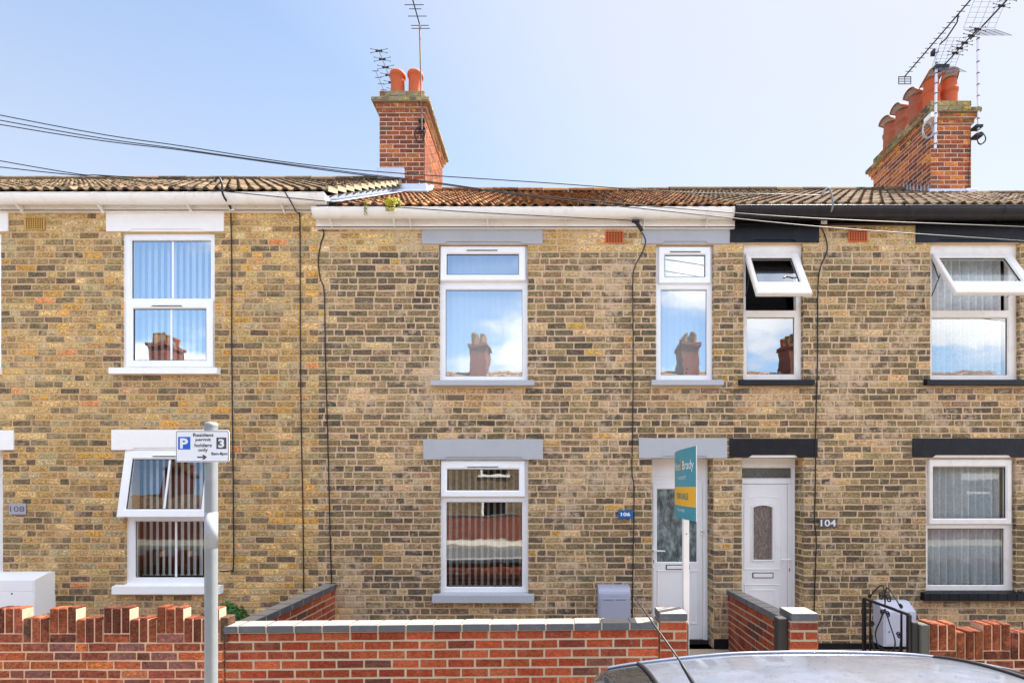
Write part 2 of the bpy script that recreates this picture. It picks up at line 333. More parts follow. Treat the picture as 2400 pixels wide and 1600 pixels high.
    def build(s, name, mats, parent=None, base=None, smooth=False, recalc=True):
        mats = mats if isinstance(mats, (list, tuple)) else [mats]
        off = Vector(base) if base is not None else (OFF.get(parent.name, Vector()) if parent else Vector())
        me = bpy.data.meshes.new(name)
        me.from_pydata([(v[0]-off.x, v[1]-off.y, v[2]-off.z) for v in s.v], [], s.f)
        for m in mats: me.materials.append(m)
        me.polygons.foreach_set('material_index', s.m)
        if smooth: me.polygons.foreach_set('use_smooth', [True]*len(s.f))
        if any(c != (0.5, 0.5, 0.5) for c in s.c):
            at = me.color_attributes.new('bcol', 'FLOAT_COLOR', 'CORNER')
            arr = np.repeat(np.array([(*c[:3], 1) for c in s.c], dtype=np.float32), [len(f) for f in s.f], axis=0)
            at.data.foreach_set('color', arr.ravel())
        me.update()
        if recalc:
            import bmesh
            bm = bmesh.new(); bm.from_mesh(me); bmesh.ops.recalc_face_normals(bm, faces=bm.faces[:]); bm.to_mesh(me); bm.free()
        o = bpy.data.objects.new(name, me); scene.collection.objects.link(o)
        if parent: o.parent = parent; OFF[o.name] = off
        else: o.location = off; OFF[o.name] = off
        return o
def tag(o, label=None, cat=None, group=None, kind=None):
    for k, v in (('label', label), ('category', cat), ('group', group), ('kind', kind)):
        if v: o[k] = v
    return o
def thing(name, base, label, cat, group=None):
    o = bpy.data.objects.new(name, None); o.empty_display_size = 0.2; scene.collection.objects.link(o)
    o.location = base; OFF[o.name] = Vector(base); return tag(o, label, cat, group)
def copy_tree(o, loc, label=None):
    def rec(a, par):
        c = a.copy(); scene.collection.objects.link(c)
        if par: c.parent = par
        for ch in a.children: rec(ch, c)
        return c
    r = rec(o, None); r.location = loc
    if label: r['label'] = label
    return r
def text_into(mb, s, x0, x1, z0, z1, fn, mi=0, thick=0.0, bold=0.0, keep=False):
    cu = bpy.data.curves.new('t', 'FONT'); cu.body = s; cu.offset = bold; cu.resolution_u = 3
    ob = bpy.data.objects.new('t', cu); scene.collection.objects.link(ob)
    bpy.context.view_layer.update()
    me = bpy.data.meshes.new_from_object(ob.evaluated_get(bpy.context.evaluated_depsgraph_get()))
    vs = [v.co.copy() for v in me.vertices]; fs = [tuple(p.vertices) for p in me.polygons]
    bpy.data.objects.remove(ob); bpy.data.curves.remove(cu); bpy.data.meshes.remove(me)
    ax, bx = min(v.x for v in vs), max(v.x for v in vs); az, bz = min(v.y for v in vs), max(v.y for v in vs)
    sc = (z1-z0)/(bz-az) if keep else None
    out_ = []
    for v in vs:
        if keep: u = (x0+x1)/2+(v.x-(ax+bx)/2)*sc
        else: u = x0+(v.x-ax)/(bx-ax)*(x1-x0)
        out_.append(fn(u, z0+(v.y-az)/(bz-az)*(z1-z0)))
    mb.add(out_, fs, mi)
def face_y(y): return lambda u, z: (u, y, z)

# ------------------------------------------------------------------ bricks
def pick(pal, rnd):
    t = rnd.random()*sum(w for _, w in pal); 
    for c, w in pal:
        t -= w
        if t <= 0: break
    k = rnd.uniform(0.84, 1.16); l = lin(c)
    return tuple(min(1, max(0, x*k*rnd.uniform(0.95, 1.05))) for x in l)
P108 = [((180, 152, 108), 4), ((155, 137, 106), 4), ((128, 117, 99), 3), ((198, 174, 130), 3), ((108, 97, 87), 1.8), ((198, 158, 86), 0.9), ((206, 140, 98), 0.2), ((172, 162, 136), 2)]
P106 = [((118, 105, 84), 4), ((140, 124, 95), 4), ((96, 88, 78), 3.4), ((164, 144, 110), 2), ((150, 128, 100), 2), ((206, 178, 140), 1.3), ((82, 76, 70), 1.4), ((196, 158, 80), 0.25)]
P104 = [((122, 107, 82), 4), ((142, 125, 94), 4), ((102, 91, 76), 3.2), ((166, 148, 112), 2.3), ((88, 80, 72), 1.8), ((202, 170, 130), 1)]
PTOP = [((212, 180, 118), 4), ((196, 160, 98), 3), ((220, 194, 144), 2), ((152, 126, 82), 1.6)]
PPALE = [((204, 172, 128), 3), ((182, 150, 110), 3), ((150, 128, 102), 2), ((120, 106, 88), 1)]
PRED = [((188, 84, 52), 4), ((172, 72, 46), 3), ((200, 98, 60), 2), ((150, 70, 52), 1), ((122, 74, 64), 0.4)]
POLD = [((160, 84, 58), 3), ((140, 74, 56), 3), ((184, 96, 58), 2), ((128, 84, 78), 2), ((196, 112, 62), 1), ((104, 62, 52), 1.2)]
PSOL = [((124, 66, 46), 3), ((142, 74, 48), 3), ((104, 56, 42), 2), ((168, 92, 66), 0.7), ((96, 68, 54), 1)]
P104W = [((160, 78, 48), 3), ((140, 66, 44), 3), ((176, 92, 54), 2), ((120, 60, 44), 1)]
PCH = [((158, 82, 66), 3), ((138, 76, 66), 3), ((172, 92, 66), 2), ((112, 78, 72), 1), ((190, 112, 68), 0.7)]
PCHO = [((166, 88, 60), 3), ((196, 112, 60), 2), ((140, 78, 64), 3), ((120, 76, 68), 1.5), ((214, 130, 66), 1)]
def _des(P, k, g=1.0): return [(tuple((x*(1-k)+(sum(c)/3)*k)*g for x in c), w) for c, w in P]
P108 = _des(P108, 0.05, 1.05); P106 = _des([(tuple(x*0.78+30 for x in c), w) for c, w in P106], 0.02, 1.04); P104 = _des([(tuple(x*0.80+27 for x in c), w) for c, w in P104], 0.0, 1.04); PTOP = _des(PTOP, 0.08)
_w = lambda P: [((x*1.02, y*0.985, z*0.90), w) for (x, y, z), w in P]
P106 = _w(P106); P104 = _w(P104); P108 = _w(P108)
PRED = _des(PRED, 0.07, 0.84); POLD = _des(POLD, 0.05, 0.92); PSOL = _des(PSOL, 0.08, 0.86); P104W = _des(P104W, 0.1, 0.70); PCH = [((x*1.06, y*1.08, z*0.92), w) for (x, y, z), w in _des(PCH, 0.1, 0.92)]; PCHO = [((x*1.05, y*1.06, z*0.92), w) for (x, y, z), w in _des(PCHO, 0.05, 0.95)]
PCAP = [((128, 118, 92), 3), ((150, 138, 108), 2), ((100, 92, 78), 2), ((140, 96, 74), 1)]
def brick_panel(mb, O, U, N, w, h, pal, holes=(), pitch=0.0758, L=0.228, gap=0.014, header=0.38, z_off=0.0, mi=1, proud=0.005, inset=0.006, jit=0.0045, seed=1, stretcher_bond=False):
    rnd = random.Random(seed); O = Vector(O); U = Vector(U); N = Vector(N); Z = Vector((0, 0, 1))
    nrow = int(math.ceil((h+z_off)/pitch))
    for r in range(nrow):
        za, zb = r*pitch-z_off, (r+1)*pitch-z_off
        za, zb = max(za, 0), min(zb, h)
        if zb-za < 0.025: continue
        segs = [(0, w, za, zb)]
        for (a, b, c, d) in holes:
            new = []
            for (s0, s1, y0, y1) in segs:
                if b <= s0 or a >= s1 or d <= y0 or c >= y1: new.append((s0, s1, y0, y1)); continue
                if a > s0: new.append((s0, a, y0, y1))
                if b < s1: new.append((b, s1, y0, y1))
                m0, m1 = max(a, s0), min(b, s1)
                if c > y0+0.02: new.append((m0, m1, y0, c))
                if d < y1-0.02: new.append((m0, m1, d, y1))
            segs = new
        for (s0, s1, y0, y1) in segs:
            if stretcher_bond: u = s0-(0 if r % 2 else L/2)
            else: u = s0-rnd.random()*L*0.7
            st = s0
            while u < s1-0.01:
                if stretcher_bond: l = L
                else: l = (L/2 if rnd.random() < header else L)*rnd.uniform(0.96, 1.04)
                a, b = st, min(u+l, s1); u += l
                if s1-b < 0.045: b = s1; u = s1
                if b-a < 0.045 and b < s1: continue
                st = b
                if b-a < 0.012: continue
                g = gap/2
                a2, b2, c2, d2 = a+(g if a > s0+1e-6 else 0.001), b-(g if b < s1-1e-6 else 0.001), y0+g, y1-g
                j = lambda: rnd.uniform(-jit, jit)
                c = pick(pal(O, (a+b)/2, (y0+y1)/2) if callable(pal) else pal, rnd)
                e = inset; pr = proud+rnd.uniform(-0.001, 0.0015)
                q = [(a2+j(), c2+j()), (b2+j(), c2+j()), (b2+j(), d2+j()), (a2+j(), d2+j())]
                cu, cz = (a2+b2)/2, (c2+d2)/2
                p = [(x+(e if x < cu else -e), z+(e if z < cz else -e)) for x, z in q]
                vs = [O+U*x+Z*z-N*0.001 for x, z in q]+[O+U*x+Z*z+N*pr for x, z in p]
                mb.add(vs, [(4, 5, 6, 7), (0, 1, 5, 4), (1, 2, 6, 5), (2, 3, 7, 6), (3, 0, 4, 7)], mi, c)

# ------------------------------------------------------------------ setting
def struct(mb, name, m, kind='structure'): o = mb.build(name, m); o['kind'] = kind; return o
M['asphalt'] = mat('asphalt', (84, 84, 86), 0.9, var=0.25, scale=30, bump=0.5, bscale=150, dirt=(110, 108, 105), dirt_amt=0.4, dirt_scale=0.7)
M['slab'] = mat('pavement_slabs', (165, 160, 150), 0.9, var=0.15, scale=5, bump=0.3, bscale=80, dirt=(120, 116, 108), dirt_amt=0.5, dirt_scale=1.5)
mb = MB(); mb.box(-60, 60, -60, 60, -0.6, -0.05); struct(mb, 'ground', M['asphalt'])
mb = MB(); mb.box(-60, 60, -10.6, -3.55, -0.049, -0.04); struct(mb, 'road', M['asphalt'])
for n_, (a, b) in dict(near=(-3.45, -1.95), far=(-12.3, -10.7)).items():
    mb = MB(); x = -20
    while x < 20:
        mb.box(x+0.004, x+0.896, a, b, -0.049, 0.08, 0, ch=0.004); x += 0.9
    struct(mb, 'pavement', M['slab'])
    k0, k1 = ((-3.58, -3.452) if n_ == 'near' else (-10.698, -10.58)); mb = MB(); x = -20
    while x < 20: mb.box(x, x+0.905, k0, k1, -0.049, 0.085, 0, ch=0.01); x += 0.915
    struct(mb, 'kerb', M['slab'])
mb = MB(); mb.box(-13, 12, -1.95, 7.5, -0.049, 0.10); struct(mb, 'garden_ground', M['paving'])
mb = MB(); mb.box(-20, 20, -21, -12.3, -0.049, 0.10); struct(mb, 'far_garden_ground', M['slab'])

# ------------------------------------------------------------------ houses
XB = [-12.475, -7.61, -2.745, 2.12, 6.985, 11.85]
RIDGE_Y = 3.4
def op(a, b, c, d, d6=6.0): return (WX(a, d6), WX(b, d6), WZ(d, d6), WZ(c, d6))       # px rect -> x0,x1,z0,z1
def lintel(h, r, m, notch, proud=0.014, soffit=None, nh=0.028):
    x0, x1, z0, z1 = r; a, b = notch
    mb = MB(); P = [(x0, z0), (a, z0), (a+nh*1.3, z0+nh), (b-nh*1.3, z0+nh), (b, z0), (x1, z0), (x1, z1), (x0, z1)]
    mb.prism(P, -proud, 0.06)
    mb.prism([(a+0.004, z0+0.001), (b-0.004, z0+0.001), (b-nh*1.3+0.004, z0+nh-0.0005), (a+nh*1.3-0.004, z0+nh-0.0005)], -0.004, 0.05, 1)
    return mb.build('lintel', [m, soffit or m], h)
def sill(h, r, m, depth=0.07, segs=False):
    x0, x1, z0, z1 = r; mb = MB(); mb.prism([(-depth, z0), (0.05, z0+0.004), (0.05, z1+0.018), (-depth+0.004, z1)], x0, x1, 0, T=Matrix(((0, 1, 0, 0), (1, 0, 0, 0), (0, 0, 1, 0), (0, 0, 0, 1))))
    if segs:
        k = x0+0.07
        while k < x1: mb.box(k, k+0.004, -depth-0.002, 0, z0+0.004, z1-0.002, 1); k += 0.112
    return mb.build('window_sill', [m, M['gasket']], h)
def tri_vent(w, x0, x1, z, y, m, T=None):
    mb = MB(); mb.box(x0, x1, y-0.012, y, z-0.006, z+0.008, 0, ch=0.003, T=T); mb.box(x0+0.008, x1-0.008, y-0.009, y-0.002, z-0.013, z-0.0065, 1, T=T); mb.build('trickle_vent', [m, M['gasket']], w)
def window(h, opn, rec, lights, m, bar=None, name='window'):
    d = 6+rec; y = rec; x0, x1, z0, z1 = opn
    holes = []; parts = []
    for L in lights:
        g = op(*L['glass'], d)
        if L.get('left') is not None: g = (x0+L['left'], g[1], g[2], g[3])
        if L.get('case'):
            c = op(*L['case'], d)
            if L.get('left') is not None: c = (x0+L['left']-0.055, c[1], c[2], c[3])
            holes.append((c[0]+0.012, c[1]-0.012, c[2]+0.012, c[3]-0.012))
        else: c = None; holes.append(g)
        parts.append((L, g, c))
    mb = MB(); mb.plate(x0, x1, z0, z1, holes, y, y+0.06, 0, 0, 0)
    w = mb.build(name, m, h)
    for L, g, c in parts:
        if c:
            T = None
            if L.get('open'):
                hz_ = Vector((0, y-0.02, c[3])); T = Matrix.Translation(hz_) @ Matrix.Rotation(-L['open'], 4, 'X') @ Matrix.Translation(-hz_)
                if L.get('slide'): T = Matrix.Translation((0, 0, -L['slide'])) @ T
            mb = MB(); mb.ring(c, g, y-0.028, y+0.02, 0.009, 0, T)
            cs = mb.build('casement', m, w)
            mb = MB(); mb.ring((g[0]-0.001, g[1]+0.001, g[2]-0.001, g[3]+0.001), (g[0]+0.006, g[1]-0.006, g[2]+0.006, g[3]-0.006), y-0.014, y-0.004, 0.001, 0, T); mb.build('gasket', M['gasket'], w)
            yy = y-0.004
            if L.get('open'):
                for xx in (c[0]+0.012, c[1]-0.012):
                    mb = MB(); a = Vector((xx, y+0.01, c[3]-(c[3]-c[2])*0.75)); b = T @ Vector((xx, y-0.0, c[3]-(c[3]-c[2])*0.42)); mb.tube([a, b], 0.006, 6)
                    a2 = Vector((xx, y+0.01, c[3]-0.05)); b2 = a.lerp(b, 0.72); mb.tube([a2, b2], 0.006, 6)
                    mb.build('stay', M['steel_dark'], w)
            if L.get('handle', True) and L.get('open'):
                pass
        else:
            T = None; yy = y+0.02
            mb = MB(); mb.ring((g[0]-0.001, g[1]+0.001, g[2]-0.001, g[3]+0.001), (g[0]+0.012, g[1]-0.012, g[2]+0.012, g[3]-0.012), y+0.002, y+0.018, 0.004, 0); mb.build('glazing_bead', m, w)
            mb = MB(); mb.ring((g[0]+0.012, g[1]-0.012, g[2]+0.012, g[3]-0.012), (g[0]+0.016, g[1]-0.016, g[2]+0.016, g[3]-0.016), y+0.012, y+0.018, 0.001, 0); mb.build('gasket', M['gasket'], w)
        mb = MB(); n = 8; xs = [g[0]-0.004+(g[1]-g[0]+0.008)*i/n for i in range(n+1)]
        q = [Vector((g[0]-0.004, yy, g[2]-0.004)), Vector((g[1]+0.004, yy, g[2]-0.004)), Vector((g[1]+0.004, yy, g[3]+0.004)), Vector((g[0]-0.004, yy, g[3]+0.004))]
        if T: q = [T @ v for v in q]
        mb.face(q); mb.build('pane', L.get('mat', M['glass']), w, recalc=False)
        if L.get('bar'):
            bx = WX(L['bar'], d); mb = MB(); mb.box(bx-0.011, bx+0.011, yy-0.003, yy+0.006, g[2], g[3], 0, T=T); mb.build('glazing_bar', m, w)
        if L.get('vent'):
            a, b, zz = WX(L['vent'][0], d), WX(L['vent'][1], d), WZ(L['vent'][2], d)
            tri_vent(w, a, b, zz, y-0.028 if c else y, m, T)
    return w
def airbrick(h, r, m, nx, nz):
    x0, x1, z0, z1 = r; mb = MB(); hs = []
    for i in range(nx):
        for j in range(nz):
            w, hh = (x1-x0-0.02)/nx, (z1-z0-0.016)/nz; a = x0+0.01+i*w; b = z0+0.008+j*hh
            hs.append((a+w*0.16, a+w*0.84, b+hh*0.14, b+hh*0.86))
    mb.plate(x0, x1, z0, z1, hs, -0.016, -0.006, 0, 0, 0); mb.box(x0+0.002, x1-0.002, -0.0085, -0.0065, z0+0.002, z1-0.002, 1)
    return mb.build('air_brick', [m, M['dark']], h)
def roof_tiles(mb, x0, x1, y0, z0, y1, z1, pal, seed, period=0.13, amp=0.027, course=0.25):
    rnd = random.Random(seed); slope = math.hypot(y1-y0, z1-z0); n = max(1, round(slope/course)); d = Vector((0, (y1-y0)/slope, (z1-z0)/slope)); nn = Vector((0, -d.z, d.y)) if y1 > y0 else Vector((0, d.z, -d.y))
    if nn.z < 0: nn = -nn
    k = 8; nx = int(round((x1-x0)/period)); per = (x1-x0)/nx
    for r in range(n):
        s0 = slope*r/n-0.01; s1 = slope*(r+1)/n+0.02; off = 0.0
        for t in range(nx):
            c = pick(pal, rnd); a = x0+t*per; dz = rnd.uniform(-0.003, 0.004); ds = rnd.uniform(-0.008, 0.008)
            pts0, pts1, pts2 = [], [], []
            for i in range(k+1):
                ph = i/k; hgt = amp*(max(0, math.sin(math.pi*min(1, ph/0.62)))**0.8 if ph < 0.62 else -0.18*math.sin(math.pi*(ph-0.62)/0.38))
                X = a+ph*per
                b0 = Vector((X, y0, z0))+d*(s0+ds); b1 = Vector((X, y0, z0))+d*s1
                pts0.append(b0+nn*(hgt+0.024+dz)); pts1.append(b1+nn*(hgt+0.002)); pts2.append(b0+nn*(hgt*0.9+0.004+dz))
            b = len(mb.v); mb.v += [tuple(p) for p in pts0+pts1+pts2]
            for i in range(k):
                mb.f.append((b+i, b+i+1, b+k+1+i+1, b+k+1+i)); mb.m.append(0); mb.c.append(c)
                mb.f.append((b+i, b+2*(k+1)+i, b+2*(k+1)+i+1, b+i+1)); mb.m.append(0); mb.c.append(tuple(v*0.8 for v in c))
def gutter(h, x0, x1, yc, z1, r, m, brackets, hgt=None, capl=True, capr=True, name='gutter', lug=None):
    hgt = hgt or r; mb = MB(); n = 12; prof = [(yc+r*math.cos(math.pi+math.pi*i/n), z1+hgt*math.sin(math.pi+math.pi*i/n)) for i in range(n+1)]
    ip = [(yc+(r-0.004)*math.cos(math.pi+math.pi*i/n), z1+(hgt-0.004)*math.sin(math.pi+math.pi*i/n)) for i in range(n+1)]
    loop = prof+ip[::-1]; m_ = len(loop)
    vs = [(x0, y, z) for y, z in loop]+[(x1, y, z) for y, z in loop]
    mb.add(vs, [(i, (i+1) % m_, m_+(i+1) % m_, m_+i) for i in range(m_)])
    mb.tube([(x0, yc-r, z1), (x1, yc-r, z1)], 0.005, 6)
    for f_, xx in ((capl, x0), (capr, x1)):
        if f_: mb.add([(xx, y, z) for y, z in prof]+[(xx+0.006, y, z) for y, z in prof], [tuple(range(n+1)), tuple(range(2*n+1, n, -1))]+[(i, i+1, n+2+i, n+1+i) for i in range(n)])
    g = mb.build(name, m, h)
    for bx in brackets:
        mb = MB(); w = 0.012 if not lug else lug
        pr = [(yc+(r+0.005)*math.cos(math.pi+math.pi*i/n), z1+(hgt+0.005)*math.sin(math.pi+math.pi*i/n)) for i in range(n+1)]
        mb.add([(bx-w, y, z) for y, z in pr]+[(bx+w, y, z) for y, z in pr], [(i, i+1, n+2+i, n+1+i) for i in range(n)])
        if not lug: mb.prism([(yc-r*0.35, z1-hgt), (-0.055, z1-hgt-0.075), (-0.055, z1-0.01), (yc+r, z1-0.01)], bx-0.004, bx+0.004, 0, T=Matrix(((0, 1, 0, 0), (1, 0, 0, 0), (0, 0, 1, 0), (0, 0, 0, 1))))
        mb.build('gutter_bracket', m, g)
    return g
def house(X0, X1, label, zt, eave_z, ridge_z, pal, mort, bk, tile, tpal, opens, brick_holes, seed, fas_m, fas_z, verge=False, z_bot=0.0, roof_x=None):
    cx = (X0+X1)/2
    h = thing('terraced_house', (cx, 0, 0.1), label, 'house', 'brick terraced houses facing the street')
    mb = MB(); H = [o for o in opens]
    mb.plate(X0, X1, 0.05, zt, H, 0.0, 0.22, 0, 2, 0)
    def palf(O, u, z):
        X, Z = X0+u, 0.05+z
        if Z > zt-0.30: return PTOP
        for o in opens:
            if o[3]-o[2] < 1.9 and o[0]-0.05 < X < o[1]+0.05 and o[2]-0.32 < Z < o[2]-0.0: return PPALE
        return pal
    holes = [(a-X0, b-X0, c-0.05, d-0.05) for a, b, c, d in list(opens)+list(brick_holes)]
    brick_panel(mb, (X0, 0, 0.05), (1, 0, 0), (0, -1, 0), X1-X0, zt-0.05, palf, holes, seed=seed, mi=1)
    for (a, b, c, d) in opens:                                   # brick reveals
        rw = 0.21 if d-c > 1.9 else 0.05
        if True:
            brick_panel(mb, (b, 0, c), (0, 1, 0), (-1, 0, 0), rw, d-c, pal, (), seed=seed+3, mi=1, z_off=(c-0.05) % 0.0758, L=0.21)
            brick_panel(mb, (a, 0, c), (0, 1, 0), (1, 0, 0), rw, d-c, pal, (), seed=seed+4, mi=1, z_off=(c-0.05) % 0.0758, L=0.21)
    # party walls, back wall, floors, ceilings
    for (a, b) in ((X0, X0+0.1), (X1-0.1, X1)): mb.box(a+0.001, b-0.001, 0.221, 6.8, 0.05, eave_z-0.05, 2)
    mb.box(X0+0.1, X1-0.1, 2.6, 2.7, 0.05, zt, 2); mb.box(X0+0.1, X1-0.1, 0.221, 2.599, 2.62, 2.82, 2); mb.box(X0+0.1, X1-0.1, 0.221, 2.599, zt-0.02, zt+0.04, 2)
    mb.box(X0, X1, 6.8, 7.0, 0.05, eave_z-0.05, 2); mb.box(X0+0.1, X1-0.1, 0.221, 2.599, 0.051, 0.14, 2)
    mb.build('wall', [mort, bk, M['plaster']], h)
    # roof
    RX0, RX1 = roof_x or (X0, X1)
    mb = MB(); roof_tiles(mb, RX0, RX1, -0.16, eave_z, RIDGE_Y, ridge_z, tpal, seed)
    mb.add([(RX0, -0.12, eave_z-0.03), (RX1, -0.12, eave_z-0.03), (RX1, RIDGE_Y, ridge_z-0.03), (RX0, RIDGE_Y, ridge_z-0.03)], [(0, 1, 2, 3)], 1)
    mb.add([(RX0, 2*RIDGE_Y+0.16, eave_z), (RX1, 2*RIDGE_Y+0.16, eave_z), (RX1, RIDGE_Y, ridge_z), (RX0, RIDGE_Y, ridge_z)], [(0, 1, 2, 3)], 0, lin((120, 100, 85)))
    if verge:                                                    # open stepped tile ends
        sl = math.hypot(RIDGE_Y+0.16, ridge_z-eave_z); n = round(sl/0.29)
        for i in range(n):
            t0, t1 = i/n, (i+1)/n; ya, yb = -0.16+(RIDGE_Y+0.16)*t0, -0.16+(RIDGE_Y+0.16)*t1; za, zb = eave_z+(ridge_z-eave_z)*t0, eave_z+(ridge_z-eave_z)*t1
            mb.add([(RX1+0.004, ya, za+0.0), (RX1+0.004, ya, za+0.06), (RX1+0.004, yb, zb+0.012), (RX1+0.004, yb, zb-0.045), (RX1-0.03, ya, za+0.0), (RX1-0.03, ya, za+0.06), (RX1-0.03, yb, zb+0.012), (RX1-0.03, yb, zb-0.045)],
                   [(0, 1, 2, 3), (1, 5, 6, 2), (0, 4, 5, 1)], 0, lin((158, 142, 118)))
        mb.add([(RX1-0.10, -0.1, eave_z-0.25), (RX1-0.10, RIDGE_Y, ridge_z-0.25), (RX1-0.10, RIDGE_Y, ridge_z-0.02), (RX1-0.10, -0.1, eave_z-0.02)], [(0, 1, 2, 3)], 1)
    rf = mb.build('roof', [tile, M['inner']], h, recalc=False)
    mb = MB(); n = int((RX1-RX0)/0.45); rr = 0.10; rn = random.Random(seed+9)
    for i in range(n):
        a, b = RX0+(RX1-RX0)*i/n, RX0+(RX1-RX0)*(i+1)/n; N = 8; lift = rn.uniform(0, 0.008)
        vs = [(x, RIDGE_Y+rr*1.15*math.cos(math.pi*k/N), ridge_z-0.02+lift+rr*math.sin(math.pi*k/N)) for x in (a+0.004, b-0.004) for k in range(N+1)]
        mb.add(vs, [(k, k+1, N+2+k, N+1+k) for k in range(N)], 0, pick(tpal, rn))
    mb.build('ridge_tile', tile, rf)
    # fascia and soffit
    mb = MB(); mb.box(X0+0.001, X1-0.001, -0.05, -0.03, fas_z, eave_z+0.0, 0); mb.box(X0+0.001, X1-0.001, -0.05, 0.2, fas_z-0.004, fas_z+0.012, 0); mb.box(X0+0.001, X1-0.001, -0.03, 0.2, fas_z+0.012, eave_z-0.04, 0)
    fs_ = mb.build('fascia', fas_m, h)
    return h, rf
TRED = [((112, 74, 52), 3), ((92, 62, 46), 3), ((130, 90, 62), 2), ((76, 54, 42), 2), ((152, 118, 84), 1.3)]
TBUF = [((104, 86, 66), 3), ((84, 70, 56), 3), ((128, 108, 86), 2), ((68, 58, 48), 1.5)]
TMIX = [((112, 92, 70), 3), ((96, 74, 56), 3), ((130, 110, 86), 2), ((78, 62, 50), 1.5)]

O108U = op(284, 503.4, 545, 863); O108L = op(292, 508, 1052, 1371)
O106U = op(1028, 1237.5, 573, 893); O106N = op(1537, 1673, 573, 892); O106L = op(1030, 1239, 1075, 1392)
O106D = (WX(1527.5), WX(1672.4), 0.10, WZ(1072))
O104N = op(1742, 1883, 569, 892); O104D = (WX(1738.5), WX(1884), 0.10, WZ(1071)); O104U = op(2180, 2391, 569, 892); O104L = op(2170, 2381.6, 1072, 1388)
SH = -9.73                                                                          # 108 repeats the plan of 106, one plot pair to the left
O108N = (-7.15, -6.46, O108U[2], O108U[3]); O108D = (-7.16, -6.44, 0.1, O108L[3])

# lintels / sills (px rects in the wall plane)
LN = dict(l108u=op(251, 526, 490, 543), l108l=op(263, 537, 1007, 1054), l106u=op(989.7, 1271.7, 528, 572.6), l106n=op(1504, 1709, 528, 572),
          l106l=op(992.6, 1272.4, 1030, 1076), l106d=op(1497, 1703.6, 1027, 1073), l104n=op(1710.7, 1918.5, 518, 568.6), l104d=op(1709, 1914.8, 1027.5, 1071.5),
          l104u=op(2145.6, 2425, 518, 568.6), l104l=op(2138, 2414, 1027, 1071.5))
L108N = (-7.33, WX(21), WZ(543), WZ(490)); L108D = (-7.33, WX(34), WZ(1054), WZ(1008))
SI = dict(s108u=op(266, 517, 864, 878), s108l=op(273, 524, 1371, 1389), s106u=op(1012, 1253, 893, 905), s106n=op(1525, 1692, 892.5, 904.5), s106l=op(1015.6, 1251.5, 1392, 1409),
          s104n=op(1730, 1903, 892, 904), s104u=op(2164, 2412, 892, 904), s104l=op(2157, 2400, 1388, 1405))
S108N = (-7.25, WX(5), SI['s108u'][2], SI['s108u'][3])

zt108, zt106, zt104 = 5.215, 5.02, 5.07
h108, rf108 = house(XB[1], XB[2], 'light brown brick house with white lintels and white gutter, number 108', zt108, 5.365, 7.593, P108, M['mortar108'], M['bk108'], M['tile_grey'], TBUF,
    [O108U, O108L, O108N, O108D], [LN['l108u'], LN['l108l'], L108N, L108D, SI['s108u'], SI['s108l'], S108N], 11, M['gutter'], 5.203, verge=True, roof_x=(XB[1], -2.56))
h106, rf106 = house(XB[2], XB[3], 'middle brick house with grey lintels, white fascia and red mossy roof, number 106', zt106, 5.19, 7.389, P106, M['mortar106'], M['bk106'], M['tile_red'], TRED,
    [O106U, O106N, O106L, O106D], [LN[k] for k in ('l106u', 'l106n', 'l106l', 'l106d')]+[SI[k] for k in ('s106u', 's106n', 's106l')], 12, M['gutter'], 5.009, roof_x=(-2.46, XB[3]))
h104, rf104 = house(XB[3], XB[4], 'brick house with black lintels, black gutter and open upstairs windows, number 104', zt104, 5.20, 7.40, P104, M['mortar106'], M['bk106'], M['tile_grey'], TMIX,
    [O104N, O104D, O104U, O104L], [LN[k] for k in ('l104n', 'l104d', 'l104u', 'l104l')]+[SI[k] for k in ('s104n', 's104u', 's104l')], 13, M['iron'], 5.06)
h110, rf110 = house(XB[0], XB[1]-0.002, 'neighbouring terraced house at the far left showing only its tiled roof', 5.215, 5.365, 7.593, P108, M['mortar108'], M['bk108'], M['tile_grey'], TBUF, [], [], 14, M['gutter'], 5.203)
h102, rf102 = house(XB[4]+0.002, XB[5], 'neighbouring terraced house at the far right behind the five-pot chimney', 5.05, 5.15, 7.33, P104, M['mortar106'], M['bk106'], M['tile_grey'], TMIX, [], [], 15, M['iron'], 5.04)

lintel(h108, LN['l108u'], M['white'], (WX(303), WX(480))); lintel(h108, LN['l108l'], M['white'], (WX(310), WX(470))); lintel(h108, L108N, M['white'], (-7.15, -6.46)); lintel(h108, L108D, M['white'], (-7.15, -6.46))
lintel(h106, LN['l106u'], M['grey'], (WX(1040), WX(1226))); lintel(h106, LN['l106n'], M['grey'], (WX(1551), WX(1660))); lintel(h106, LN['l106l'], M['grey'], (WX(1040), WX(1228))); lintel(h106, LN['l106d'], M['grey'], (WX(1547), WX(1658)))
lintel(h104, LN['l104n'], M['black'], (WX(1760), WX(1866))); lintel(h104, LN['l104d'], M['black'], (WX(1754), WX(1870)), soffit=M['upvc_old']); lintel(h104, LN['l104u'], M['black'], (WX(2192), WX(2390))); lintel(h104, LN['l104l'], M['black'], (WX(2184), WX(2370)), soffit=M['upvc_old'])
for k, h_, m_ in (('s108u', h108, 'white'), ('s108l', h108, 'white'), ('s106u', h106, 'grey'), ('s106n', h106, 'grey'), ('s106l', h106, 'grey'), ('s104n', h104, 'black'), ('s104u', h104, 'black'), ('s104l', h104, 'black')):
    sill(h_, SI[k], M[m_], segs=(k == 's104l'))
sill(h108, S108N, M['white'])
airbrick(h108, op(61, 107, 510, 539), M['yellowbrick'], 8, 6); airbrick(h106, op(1418, 1461, 543, 571), M['terrabrick'], 6, 5); airbrick(h104, op(1987, 2032, 540.6, 568), M['terrabrick'], 7, 5)

